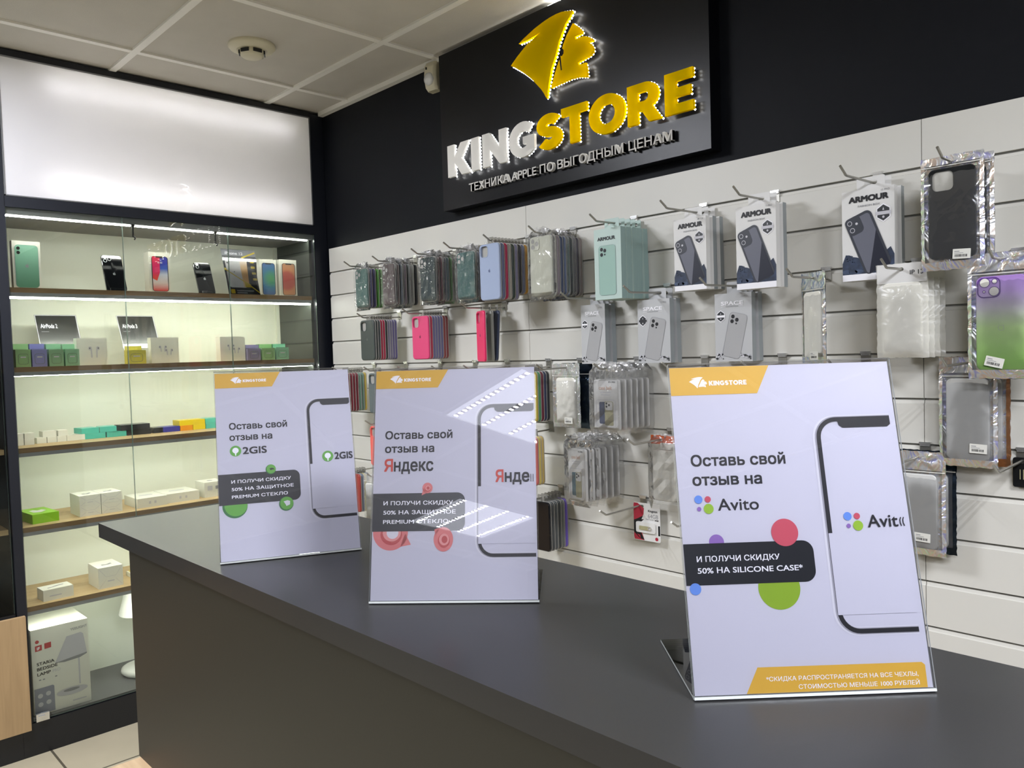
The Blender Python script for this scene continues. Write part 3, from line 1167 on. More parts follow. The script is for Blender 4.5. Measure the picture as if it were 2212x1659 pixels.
            g.flat(sc([(97, 87), (103, 88.5), (107, 87), (106.5, 81.5), (101, 79.5), (99.5, 83)][::-1]), Y[7], 'pr_shadow')
            for x0, z0, r, x1, x2, lay in ((28.5, 172.2, 8.6, 39.2, 75.6, 1), (169.6, 154.2, 8.8, 180.4, 209.5, 6)):
                g.flat(sc(disc(x0, z0, r, 32)), Y[lay], 'pr_green')
                g.flat(sc(arc(x0, z0 + r * .1, r * .55, r * .52, -50, 230, 16) + [(x0 - r * .12, z0 - r * .45), (x0 - r * .08, z0 - r * .86), (x0 + r * .08, z0 - r * .86), (x0 + r * .12, z0 - r * .45)]), Y[lay] - .0001, 'ink_white')
                g.text('2GIS' if lay == 1 else '2GIS', x1 * s, (z0 - 5.8) * s, 11.2 * s, Y[lay], 'ink', (x2 - x1) * s, .025)
        else:
            def drop(cx, cz, rx, rz, tail, lay, hole):
                o = disc(cx, cz, rx, 32, rz)
                g.flat(sc(o), Y[lay], 'pr_pink')
                g.flat(sc(tail), Y[lay], 'pr_pink')
                g.flat(sc(disc(cx + rx * .05, cz - rz * .12, rx * .62, 28, rz * .58)), Y[lay + 1], 'pr_pink_dark')
                g.flat(sc(disc(cx + rx * .08, cz - rz * .02, rx * .52, 28, rz * .48)), Y[lay + 1] - .00004, 'pr_pink_light')
                g.flat(sc(disc(cx + rx * .12, cz - rz * .02, rx * hole, 20, rz * hole)), Y[lay + 1] - .00008, 'pr_shadow' if lay == 1 else 'pr_pink_dark')
            drop(72.0, 142.5, 6.6, 6.8, [(64.5, 133.2), (72, 136.5), (66.5, 142)], 5, .3)
            drop(93.0, 77.6, 12.4, 15.2, [(81.5, 90), (88, 92), (83, 80)], 5, .3)
            drop(25.0, 87.0, 22.5, 22.6, [(38, 69), (51.5, 71.5), (46, 82), (44, 86)], 1, .34)
            g.text('Я', 14.8 * s, 164.4 * s, 15.6 * s, Y[1], 'pr_yred', 11.6 * s, .02)
            g.text('ндекс', 27.6 * s, 164.4 * s, 15.6 * s, Y[1], 'ink', 51.6 * s, .02)
            g.text('Я', 159.6 * s, 148.3 * s, 15.2 * s, Y[6], 'pr_yred', 10.4 * s, .02)
            g.text('нде', 171.6 * s, 148.3 * s, 15.2 * s, Y[6], 'ink', 31.5 * s, .02)
            for a in (204.6, 207.4):
                g.flat(sc([(a, 148.3), (a + .7, 148.3), (a + .7, 158), (a, 158)]), Y[6], 'ink')
    g.build('printed_sheet', t)
    return t


advert('r', (2.655, -1.261, 1.0203), 47.24, 'white advert stand with coloured dots and two yellow banners, nearest on the counter')
advert('m', (2.205, -1.2965, 1.0203), 42.14, 'middle advert stand with pink rings and a red-lettered logo, on the counter')
advert('l', (1.868, -1.340, 1.0203), 64.96, 'farthest advert stand with green discs, at the counter end by the display case')

# ================================================================== goods in the display case
# local frame of every carton: front face at y=0 facing -Y, depth towards +Y, x centred, z up from its base


def carton(name, w_, h_, d_, mcol, label, cat, loc, group=None, rz=CASE, prints=None, top=None, bev=0.0012, lid=None):
    t = thing(name, label, cat, loc, rz, group)
    g = G().box(-w_ / 2, w_ / 2, 0, d_, 0, h_ if not lid else lid, mcol)
    bevel(g.build('body', t), bev)
    if lid:
        bevel(G().box(-w_ / 2 - .0004, w_ / 2 + .0004, -.0004, d_ + .0004, lid + .0003, h_, mcol).build('lid', t), bev)
    if prints:
        g = G()
        prints(g, w_, h_, d_)
        g.build('printed_panel', t)
    return t


def top_flat(g, pts, z, name):
    """polygon on a top face: pts in (x, y)"""
    p, tr = g.tri(pts)
    g.add([(a, b, z) for a, b in p], tr, name)


ramp_mat('pic_green', [(0, '#5d8f78'), (1, '#93c4ac')], 'Z', 0.01, 0.15, 0.25)
ramp_mat('pic_x', [(0.0, '#d8453c'), (0.22, '#e8d9d6'), (0.45, '#d9dff0'), (0.62, '#3f63c8'), (0.8, '#3a3fa8'), (1, '#353a9a')], 'Z', 0.01, 0.145, 0.2)
ramp_mat('pic_x2', [(0.0, '#e6d3cf'), (0.3, '#e0512f'), (0.55, '#e02a6c'), (1, '#d82a55')], 'Z', 0.01, 0.145, 0.2)
ramp_mat('pic_blue', [(0.0, '#4fa05e'), (0.25, '#47937c'), (0.5, '#3b76a0'), (1, '#4e5793')], 'Z', 0, 0.085, 0.2, radial=(0.012, 0, 0.075))
ramp_mat('pic_red', [(0.0, '#b9443f'), (0.35, '#c05a4a'), (0.5, '#cf8a5c'), (0.75, '#b98a6a'), (1, '#b5a79a')], 'Z', 0, 0.10, 0.2, radial=(-0.008, 0, 0.07))
ramp_mat('pic_poster', [(0.0, '#e0853a'), (0.4, '#e8b25c'), (1, '#efe3cf')], 'Z', 0, 0.08, 0.3, radial=(0.02, 0, 0.09))


def phone_front(pic):
    def f(g, w_, h_, d_):
        g.flat(rrect(-w_ * .37, h_ * .04, w_ * .40, h_ * .90, .010), -.0016, 'black_plastic')
        g.flat(rrect(-w_ * .34, h_ * .05, w_ * .37, h_ * .89, .008), -.0020, pic)
        g.flat(rrect(-w_ * .16, h_ * .865, w_ * .19, h_ * .895, .002, 2), -.0024, 'black_plastic')
    return f


def pr_green_phone(g, w_, h_, d_):
    g.flat(rrect(-w_ * .42, h_ * .03, w_ * .42, h_ * .92, .012), -.0014, 'mint_side')
    g.flat(rrect(-w_ * .405, h_ * .036, w_ * .405, h_ * .914, .011), -.0018, 'pic_green')
    for z in (.845, .755):
        g.flat(disc(-w_ * .29, h_ * z, .0056), -.0022, 'black_plastic')
    k = .011
    g.flat([(w_ * .0 + a * k, h_ * .46 + b * k) for a, b in APPLE], -.0022, 'ink_grey')
    g.flat([(w_ * .0 + a * k, h_ * .46 + b * k) for a, b in LEAF][::-1], -.0022, 'ink_grey')


def pr_x(g, w_, h_, d_):
    phone_front('pic_x')(g, w_, h_, d_)
    g.flat([(-w_ * .34, h_ * .89), (-w_ * .34, h_ * .35), (-w_ * .14, h_ * .30), (.0, h_ * .5), (w_ * .02, h_ * .865), (-w_ * .16, h_ * .866), (-w_ * .17, h_ * .89)], -.0022, 'pic_x2')
    g.text('9:41', w_ * .01, h_ * .72, h_ * .05, -.0025, 'ink_white', align='c')


carton('phone_box', .086, .166, .030, 'box_white', 'white phone box with mint green phone picture, on the top shelf', 'phone box', (-.12, -1.126, 1.6009), 'phone boxes on the top shelf', prints=pr_green_phone)
carton('phone_box', .080, .157, .050, 'box_white', 'white phone box with pink and blue screen picture, on the top shelf', 'phone box', (-.12, -.677, 1.6009), 'phone boxes on the top shelf', prints=pr_x)
carton('phone_box', .077, .157, .026, 'box_white', 'white phone box with blue-green screen picture beside the phone poster', 'phone box', (-.125, -.224, 1.6009), 'phone boxes on the top shelf', prints=phone_front('pic_blue'))
carton('phone_box', .080, .160, .030, 'box_white', 'white phone box with red-orange screen picture at the shelf end', 'phone box', (-.12, -.133, 1.6009), 'phone boxes on the top shelf', prints=phone_front('pic_red'))


def display_phone(w_, h_, loc, label, cams):
    t = thing('display_phone', label, 'phone', loc, CASE, 'dark phones leaning on clear props')
    M = Matrix.Rotation(radians(-22), 4, 'X')
    g = G(M)
    o = rrect(-w_ / 2, 0.002, w_ / 2, h_, .011, 6)
    ins = rrect(-w_ / 2 + .0015, 0.0035, w_ / 2 - .0015, h_ - .0015, .0098, 6)
    g.loft([[(a, .008, b) for a, b in o], [(a, .001, b) for a, b in o], [(a, 0, b) for a, b in ins]], 'black_gloss', False)
    g.build('body', t)
    g = G(M)
    g.prism(rrect(-w_ * .44, h_ * .76, -w_ * (.02 if cams == 3 else .10), h_ * .975, .009), -.0016, 0, 'black_gloss')
    for cx, cz in ([(-.34, .92), (-.34, .83), (-.13, .875)] if cams == 3 else [(-.31, .92), (-.31, .84)]):
        ring = [(cx * w_, cz * h_)]
        g.prism(disc(cx * w_, cz * h_, .0066, 20), -.0035, -.0016, 'alu')
        g.flat(disc(cx * w_, cz * h_, .0050, 16), -.0037, 'lens_white' if cz > .9 else 'black_gloss')
    g.build('camera_block', t)
    g = G(M)
    k = .0095
    g.flat([(a * k, h_ * .46 + b * k) for a, b in APPLE], -.0003, 'alu')
    g.flat([(a * k, h_ * .46 + b * k) for a, b in LEAF][::-1], -.0003, 'alu')
    g.build('logo', t)
    g = G().box(-w_ * .38, w_ * .38, -.012, .05, 0, .0025, 'acrylic', front='acrylic_edge', left='acrylic_edge', right='acrylic_edge')
    g.box(-w_ * .38, w_ * .38, -.0125, -.0100, 0, .012, 'acrylic', top='acrylic_edge', left='acrylic_edge', right='acrylic_edge')
    g.M = Matrix.Translation((0, .0095, 0)) @ M
    g.box(-w_ * .38, w_ * .38, .0005, .0025, .004, h_ * .7, 'acrylic', top='acrylic_edge', left='acrylic_edge', right='acrylic_edge')
    g.build('prop', t)
    return t


display_phone(.072, .152, (-.112, -.836, 1.6009), 'dark phone with three camera lenses leaning beside the pink-screen phone box', 3)
display_phone(.068, .143, (-.112, -.494, 1.6009), 'dark phone with two camera lenses leaning between box and phone poster', 2)


def mini_stand(w_, h_, loc, label, draw, tilt=16, group=None):
    t = thing('info_stand', label, 'info stand', loc, CASE, group)
    M = Matrix.Rotation(radians(-tilt), 4, 'X')
    g = G(M)
    e = 'acrylic_edge'
    g.box(-w_ / 2, w_ / 2, -.0030, -.0018, 0, h_, 'acrylic', left=e, right=e, top=e)
    g.box(-w_ / 2, w_ / 2, 0, .0012, 0, h_, 'acrylic', left=e, right=e, top=e)
    g.M = None
    g.box(-w_ / 2, w_ / 2, .002, .07, 0, .0015, 'acrylic', left=e, right=e)
    g.build('acrylic_holder', t)
    g = G(M)
    draw(g, w_, h_)
    g.build('printed_sheet', t)
    return t


def pods_card(txt):
    def f(g, w_, h_):
        g.box(-w_ / 2 + .001, w_ / 2 - .001, -.0010, -.0006, .001, h_ - .001, 'ink_white')
        g.flat([(-w_ / 2 + .003, .004), (w_ / 2 - .003, .004), (w_ / 2 - .003, h_ - .003), (-w_ / 2 + .003, h_ - .003)], -.0012, 'ramp_card')
        g.text(txt, -w_ * .40, h_ * .735, h_ * .085, -.0014, 'ink_white', w_ * .40, .03)
        g.flat(rrect(-w_ * .40, h_ * .66, -w_ * .22, h_ * .675, .001, 1), -.0014, 'ink_grey')
        g.flat(rrect(-w_ * .24, h_ * .26, -w_ * .12, h_ * .41, .006), -.0014, 'box_white')
        g.flat(rrect(-w_ * .155, h_ * .28, -w_ * .125, h_ * .40, .002), -.0015, 'poster_yellow')
        g.flat(rrect(-w_ * .08, h_ * .345, w_ * .26, h_ * .36, .001, 1), -.0014, 'ink_grey')
        g.flat(rrect(-w_ * .08, h_ * .27, w_ * .21, h_ * .31, .001, 1), -.0014, 'ink_light')
    return f


ramp_mat('ramp_card', [(0, '#333332'), (0.5, '#262524'), (1, '#1b1a1a')], 'Z', 0.05, 0.19, 0.4)
mini_stand(.139, .214, (-.158, -1.012, 1.3305), 'dark earphone price card above the green and violet boxes at the left', pods_card('AirPods 2'), 28, 'dark earphone cards on the second shelf')
mini_stand(.139, .214, (-.158, -.731, 1.3305), 'dark earphone price card standing behind the yellow box', pods_card('AirPods 3'), 28, 'dark earphone cards on the second shelf')


def phone_card(g, w_, h_):
    g.box(-w_ / 2 + .001, w_ / 2 - .001, -.0010, -.0006, .001, h_ - .001, 'ink_bar')
    g.flat([(-w_ / 2 + .001, h_ * .86), (w_ / 2 - .001, h_ * .86), (w_ / 2 - .001, h_ - .001), (-w_ / 2 + .001, h_ - .001)], -.0011, 'ink_grey')
    g.text('iPhone 12', -w_ * .40, h_ * .885, h_ * .06, -.0013, 'ink_white', w_ * .52, .02)
    g.flat(rrect(-w_ * .44, h_ * .17, w_ * .10, h_ * .80, .012), -.0012, 'card_white')
    g.flat([(-w_ * .02, h_ * .18), (w_ * .14, h_ * .18), (w_ * .20, h_ * .80), (-w_ * .02, h_ * .80)], -.0013, 'pic_poster')
    for z in (.76, .70):
        g.flat(disc(-w_ * .38, h_ * z, .0035, 14), -.0014, 'ink')
    k = .006
    g.flat([(-w_ * .22 + a * k, h_ * .5 + b * k) for a, b in APPLE], -.0014, 'ink_grey')
    g.strip([(-w_ * .48, h_ * .56), (w_ * .06, h_ * .28)], .004, -.0016, 'pr_yel')
    g.flat([(w_ * .02, h_ * .32), (w_ * .02, h_ * .18), (w_ * .20, h_ * .18), (w_ * .20, h_ * .24)], -.0016, 'pr_yel')
    g.strip([(w_ * .14, h_ * .235), (w_ * .48, h_ * .03)], .005, -.0017, 'pr_yel')
    g.strip([(w_ * .06, h_ * .82), (w_ * .48, h_ * .95)], .006, -.0017, 'pr_yel')
    g.flat(disc(-w_ * .47, h_ * .56, .005), -.0018, 'pr_yel')
    for z in (.74, .62, .49, .36):
        g.flat(rrect(w_ * .29, h_ * z - .005, w_ * .41, h_ * z + .005, .002, 2), -.0014, 'pr_yel')
    g.flat(rrect(-w_ * .42, h_ * .04, -w_ * .30, h_ * .13, .002, 2), -.0014, 'pr_yel')
    g.flat(rrect(-w_ * .25, h_ * .09, w_ * .25, h_ * .115, .001, 1), -.0014, 'ink_grey')
    g.flat(rrect(-w_ * .25, h_ * .045, w_ * .05, h_ * .07, .001, 1), -.0014, 'ink_grey')


mat('pr_yel', '#d8bd16', 0.5)
mini_stand(.150, .208, (-.125, -.326, 1.6009), 'black and yellow phone poster in a clear stand on the top shelf', phone_card, 18)


def pr_pod(g, w_, h_, d_):
    g.strip(rrect(-w_ * .32, h_ * .16, w_ * .32, h_ * .74, w_ * .14, 4) + [(w_ * .32, h_ * .60)], .0012, -.0012, 'ink_line')
    g.flat(rrect(-w_ * .18, h_ * .52, w_ * .18, h_ * .60, .001, 2), -.0012, 'ink_light')


mat('ink_line', '#6f7a66', 0.5)
POD = [('green', '#79a561', -1.159, -.09, .0605, 'front row, first from the left post'), ('violet', '#6f6fb4', -1.109, -.09, .0605, 'front row, between two green boxes'),
       ('sage green', '#6f9f72', -1.057, -.09, .0595, 'front row, right of the violet box'), ('mint green', '#74ab80', -1.006, -.09, .059, 'front row, against the white carton'),
       ('lilac-grey', '#7d76a0', -.320, -.09, .049, 'front row, at the right end of the second shelf'), ('leaf green', '#79ab69', -.256, -.09, .050, 'front row, between lilac and mint boxes'),
       ('mint', '#6db18a', -.191, -.09, .0515, 'front row, last before the shelf end')]
BACKPOD = [('red', '#a8443f', -1.1755, -.170, .081, 'back row, beside the left post'), ('green', '#7fb070', -1.158, -.125, .0805, 'back row, behind the first green box'),
           ('violet', '#6c6cb6', -1.108, -.125, .080, 'back row, behind the violet box'), ('mint', '#78b78c', -1.057, -.125, .079, 'back row, behind the sage green box'),
           ('pale mint', '#7cba8e', -1.005, -.125, .078, 'back row, next to the white carton'), ('lilac-grey', '#77709e', -.310, -.125, .065, 'back row, right end of the second shelf'),
           ('leaf green', '#7cb86c', -.251, -.125, .067, 'back row, behind the leaf green box'), ('mint', '#66b990', -.188, -.125, .067, 'back row, last before the shelf end')]
for lst, pr in ((POD, pr_pod), (BACKPOD, None)):
    for nm, c, y, x, h_, where in lst:
        carton('earphone_case_box', .046 if y < -.6 else .058, h_, .030, colour(paler(c)), 'small %s box in the %s' % (nm, where), 'small box', (x, y, 1.3305), 'small coloured boxes on the second shelf', prints=pr, bev=.0008)
carton('earphone_case_box', .068, .0510, .030, colour('#c9c14a'), 'yellow box in front of the second dark card', 'small box', (-.09, -.787, 1.3305), 'small coloured boxes on the second shelf', prints=pr_pod, bev=.0008)
carton('earphone_case_box', .052, .0675, .030, colour('#cfc650'), 'taller yellow box behind the front yellow box', 'small box', (-.125, -.782, 1.3305), 'small coloured boxes on the second shelf', bev=.0008)


def pods(x, z, k, g, style):
    for s_ in (-1, 1):
        g.flat(disc(x + s_ * .011 * k, z + .008 * k, .0052 * k, 14, .0062 * k), -.0013, 'ink_light')
        g.strip([(x + s_ * .008 * k, z + .006 * k), (x + s_ * .007 * k, z - (.020 if style == 2 else .011) * k)], .0042 * k, -.0014, 'ink_light')
        g.flat(disc(x + s_ * .0118 * k, z + .0085 * k, .0018 * k, 8), -.0016, 'ink')


def pr_pods2(g, w_, h_, d_):
    pods(w_ * .06, h_ * .52, 1.2, g, 2)


def pr_pods3(g, w_, h_, d_):
    pods(-w_ * .08, h_ * .55, .95, g, 3)
    pods(w_ * .14, h_ * .42, .95, g, 3)


carton('earphone_box', .102, .098, .035, 'box_white', 'white earphone carton in front of the first dark card', 'earphone box', (-.10, -.937, 1.3305), 'white earphone cartons', prints=pr_pods2)
carton('earphone_box', .104, .098, .035, 'box_white', 'white earphone carton beside the yellow boxes', 'earphone box', (-.10, -.678, 1.3305), 'white earphone cartons', prints=pr_pods3)
carton('earphone_box', .106, .099, .040, 'box_white', 'white earphone carton beside the lilac box near the shelf end', 'earphone box', (-.10, -.406, 1.3305), 'white earphone cartons', prints=pr_pods3)
carton('earphone_box', .050, .060, .030, 'box_white', 'small white box between the yellow box and a white carton', 'earphone box', (-.128, -.738, 1.3305), 'white earphone cartons', prints=pr_pods2)

# third shelf: little cartons in stacks
Z3 = 1.0545
for i, y in enumerate([-1.169, -1.136, -1.093, -1.060, -1.028, -.996, -.966]):
    lb = ['first from the left post, bottom row', 'second from the left post, bottom row', 'third from the left post, bottom row', 'fourth from the left post, bottom row', 'fifth from the left post, bottom row',
          'sixth from the left post, bottom row', 'next to the teal boxes, bottom row'][i]
    carton('adapter_box', .0305, .0205, .05, 'box_white', 'tiny white carton on the third shelf, ' + lb, 'small box', (-.19 if i > 1 else -.172, y, Z3), 'tiny white cartons on the third shelf', bev=.0008)
for y, wd, lb in ((-1.168, .031, 'first from the left post, upper row'), (-1.134, .031, 'second from the left post, upper row'), (-1.066, .044, 'third from the left post, upper row'), (-1.022, .032, 'last one, upper row')):
    carton('adapter_box', wd, .0205, .05, 'box_white', 'tiny white carton on the third shelf, ' + lb, 'small box', (-.195 if y > -1.1 else -.176, y, Z3 + .0208), 'tiny white cartons on the third shelf', bev=.0008)
FLATS = [('teal', '#49b3a2', -.914, .072, 0, 0, 'bottom left of the teal stack'), ('teal', '#46ac9c', -.838, .070, 0, 0, 'bottom right of the teal stack'), ('teal', '#4ab6a4', -.930, .062, 1, 6, 'upper left on the teal stack'),
         ('teal', '#48b0a0', -.868, .058, 1, -7, 'upper right on the teal stack'), ('black', '#17181b', -.756, .088, 0, 0, 'under the wide black carton'), ('black', '#1b1c20', -.768, .108, 1, 2, 'wide one on top of the black stack'),
         ('black', '#202126', -.683, .036, 0, 0, 'between black stack and dark blue carton'), ('dark blue', '#3a3a94', -.632, .066, 0, 0, 'beside the orange carton'), ('orange', '#e08f22', -.572, .050, 0, 0, 'under the yellow carton'),
         ('yellow', '#dfc51e', -.520, .050, 0, 0, 'bottom of the yellow pair'), ('yellow', '#dcc21c', -.548, .104, 1, 0, 'top of the yellow pair'), ('teal', '#52b8a6', -.461, .062, 0, 0, 'bottom one right of the yellow pair'),
         ('teal', '#55bba9', -.463, .062, 1, 0, 'top one right of the yellow pair')]
for nm, c, y, wd, lev, a, where in FLATS:
    carton('film_box', wd, .0205, .07, colour(c, .3), 'flat %s carton on the third shelf, %s' % (nm, where), 'flat box', (-.195, y, Z3 + .0208 * lev), 'flat coloured cartons on the third shelf', rz=CASE + radians(a), bev=.0008)

# fourth shelf
Z4 = .7822


def pr_green_top(g, w_, h_, d_):
    top_flat(g, [(-w_ * .28, d_ * .30), (-.004, d_ * .22), (w_ * .26, d_ * .42), (w_ * .2, d_ * .62), (.0, d_ * .55), (-w_ * .1, d_ * .70), (-w_ * .30, d_ * .60)], h_ + .0006, 'card_white')


carton('gadget_box', .085, .033, .150, colour('#8cc524', .4), 'lime green box with a white shape on its lid', 'gadget box', (-.108, -1.112, Z4), rz=CASE + radians(5), prints=pr_green_top)


def pr_folds(g, w_, h_, d_):
    for q in (((-.46, .94), (-.2, .55)), ((.46, .94), (.2, .55)), ((-.46, .06), (-.2, .4)), ((.46, .06), (.2, .4)), ((-.2, .55), (.2, .55))):
        g.strip([(a * w_, b * h_) for a, b in q], .0008, -.0010, 'ink_light')
    g.flat(rrect(-w_ * .14, h_ * .30, w_ * .14, h_ * .35, .0008, 1), -.0010, 'ink_light')


def pr_folds_top(g, w_, h_, d_):
    pr_folds(g, w_, h_, d_)
    top_flat(g, [(-w_ * .22, d_ * .30), (w_ * .05, d_ * .28), (w_ * .24, d_ * .40), (w_ * .20, d_ * .52), (-.0, d_ * .40), (-w_ * .20, d_ * .46)], h_ + .0006, 'ink_grey')


for y, lev, lb in ((-.967, 0, 'bottom left'), (-.8935, 0, 'bottom right'), (-.967, 1, 'top left'), (-.8935, 1, 'top right')):
    carton('charger_box', .0715, .0375, .118, 'box_white', 'white charger carton, %s of the stack of four' % lb, 'charger box', (-.109, y, Z4 + .0379 * lev), 'stack of four white charger cartons', rz=CASE,
           prints=pr_folds_top if lev else pr_folds, bev=.0015)


def pr_long(g, w_, h_, d_):
    top_flat(g, [(-w_ * .25, d_ * .42), (w_ * .2, d_ * .40), (w_ * .26, d_ * .56), (-w_ * .2, d_ * .58)], h_ + .0006, 'ink_light')
    for a in (-.12, .06):
        g.flat(rrect(w_ * a, h_ * .34, w_ * a + .008, h_ * .62, .001, 1), -.0008, 'ink_light')


carton('cable_box', .110, .036, .146, 'box_white', 'low white cable carton right of the stack of four', 'cable box', (-.104, -.7505, Z4), 'low white cable cartons', prints=pr_long, bev=.0015)
carton('cable_box', .128, .036, .140, 'box_white', 'low white cable carton left of the taller white box', 'cable box', (-.118, -.628, Z4), 'low white cable cartons', prints=pr_long, bev=.0015)


def pr_wb(g, w_, h_, d_):
    g.flat(rrect(w_ * .05, h_ * .5, w_ * .30, h_ * .72, .001, 1), -.0008, 'ink_grey')
    g.flat(rrect(-w_ * .35, h_ * .45, -w_ * .1, h_ * .75, .001, 1), -.0008, 'ink_light')
    top_flat(g, disc(0, d_ * .5, .012, 16), h_ + .0006, 'ink_grey')


carton('adapter_box', .082, .061, .090, 'box_white', 'taller white adapter box at the right of the fourth shelf', 'adapter box', (-.121, -.500, Z4), prints=pr_wb, bev=.0015)

# fifth shelf
Z5 = .5088


def pr_wave(g, w_, h_, d_):
    top_flat(g, [(-w_ * .30, d_ * .40), (-w_ * .1, d_ * .48), (w_ * .05, d_ * .60), (w_ * .30, d_ * .66), (w_ * .28, d_ * .54), (w_ * .02, d_ * .42), (-w_ * .28, d_ * .28)], h_ + .0006, 'ink_grey')
    g.flat(rrect(-w_ * .3, h_ * .35, w_ * .1, h_ * .45, .001, 1), -.0008, 'ink_light')


carton('cable_box', .097, .039, .068, 'box_white', 'low white carton with a cable picture, fifth shelf', 'cable box', (-.089, -1.0895, Z5), rz=CASE + radians(3), prints=pr_wave, bev=.0015)
carton('charger_box', .085, .077, .120, 'box_white', 'white cube carton with folded front on the fifth shelf', 'charger box', (-.096, -.914, Z5), prints=pr_folds_top, bev=.0015)
t = carton('cable_box', .070, .016, .07, 'box_white', 'thin white and yellow pack beside the counter edge, fifth shelf', 'cable box', (-.155, -.785, Z5),
           prints=lambda g, w_, h_, d_: top_flat(g, [(-w_ * .4, d_ * .4), (w_ * .5, d_ * .4), (w_ * .5, d_), (-w_ * .4, d_)], h_ + .0006, 'pr_yel'))

# bottom of the case: lamp carton and lamp
Z6 = .1212


def pr_lampbox(g, w_, h_, d_):
    y = -.0012
    g.flat([(-.020, h_ * .56), (.083, h_ * .60), (.074, h_ * .83), (.066, h_ * .855), (.020, h_ * .84)], y, 'ink_light')
    g.flat([(-.020, h_ * .56), (.083, h_ * .60), (.083, h_ * .585), (.060, h_ * .555), (.01, h_ * .545)][::-1], y - .0002, 'ink_grey')
    g.strip([(.056, h_ * .57), (.056, h_ * .24)], .005, y - .0001, 'ink_light')
    g.flat(disc(.030, h_ * .185, .050, 32, h_ * .045), y - .0002, 'ink_light')
    g.flat(disc(.028, h_ * .20, .026, 24, h_ * .018), y - .0004, 'ink_grey')
    g.text('YEELIGHT', .088, h_ * .905, h_ * .028, y, 'ink_grey', .055, .01, 'r', deg=3)
    g.flat(disc(-.072, h_ * .855, .006), y, 'pr_red2')
    g.flat([(-.079, h_ * .745), (-.058, h_ * .75), (-.058, h_ * .815), (-.079, h_ * .81)], y, 'pr_red2')
    g.flat([(-.050, h_ * .755), (-.029, h_ * .76), (-.029, h_ * .825), (-.050, h_ * .82)], y, 'pr_red2')
    g.text('iF', -.0685, h_ * .76, h_ * .035, y - .0002, 'ink_white', .010, .03, 'c')
    for i, (s_, wd) in enumerate((('STARIA', .055), ('BEDSIDE', .064), ('LAMP', .042))):
        g.text(s_, -.076, h_ * (.575 - .06 * i), h_ * .036, y, 'ink_bar', wd, .02, deg=2)
    g.text('PRO', -.028, h_ * .46, h_ * .034, y, 'ink_light', .024, .0, deg=2)
    for a in (-.072, -.060, -.022):
        g.flat(rrect(a, h_ * .40, a + .007, h_ * .412, .001, 1), y, 'ink_grey')
    g.flat([(-.0880, .004), (-.026, .004), (-.026, h_ * .30), (-.030, h_ * .315), (-.0880, h_ * .31)], y, 'blue_grey')
    for a, b in ((-.07, .22), (-.045, .23), (-.07, .12), (-.045, .13)):
        g.flat(disc(a, h_ * b, .008, 14), y - .0002, 'ink_light')
    g.flat(rrect(.03, h_ * .055, .075, h_ * .068, .001, 1), y, 'ink_light')


mat('pr_red2', '#b8383f', 0.5)
mat('blue_grey', '#8a8d9d', 0.5)
carton('lamp_carton', .181, .300, .190, 'box_white', 'tall white lamp carton standing at the bottom of the display case', 'lamp box', (-.0755, -1.096, Z6), prints=pr_lampbox, bev=.002)

lm = thing('bedside_lamp', 'white bedside lamp half hidden by the counter, bottom of the display case', 'lamp', (-.215, -.762, Z6))
G().lathe([(.002, 0), (.086, 0), (.095, .010), (.092, .020), (.080, .024), (.03, .021), (.002, .021)], 'shade_white', n=48).build('base', lm)
G().tube([(0, .045, .02), (0, .045, .30)], .005, 'alu', 10).build('stem', lm)
g = G()
M2 = Matrix.Translation((0, .0, .30)) @ Matrix.Rotation(radians(6), 4, 'X')
g.lathe([(.098, -.055), (.062, .040), (.054, .050), (.002, .052)], 'shade_white', n=48, M2=M2)
g.lathe([(.0965, -.055), (.060, .038), (.002, .046)], 'shade_white', n=48, M2=M2)
g.build('lamp_shade', lm)

# ================================================================== hooks on the slat wall
ORD = ['first', 'second', 'third', 'fourth', 'fifth', 'sixth', 'seventh', 'eighth', 'ninth', 'tenth', 'eleventh', 'twelfth']


def make_hook():
    t = thing('display_hook', 'x', 'hook', (0, 0, 0), 0, 'chrome display hooks on the slat wall')
    g = G().box(-.011, .011, -.0025, -.0003, -.030, .004, 'steel')
    g.box(-.0115, .0115, -.0065, -.0003, -.0008, .0045, 'chrome')
    g.box(-.010, .010, -.006, .010, -.0045, -.0010, 'chrome')
    bevel(g.build('bracket', t), .0006, 1)
    g = G().tube([(0, -.002, -.022), (0, -.05, -.0235), (0, -.165, -.0255), (0, -.172, -.0245), (0, -.176, -.0215), (0, -.197, -.0095)], .0027, 'steel', 10)
    g.build('prong', t)
    return t


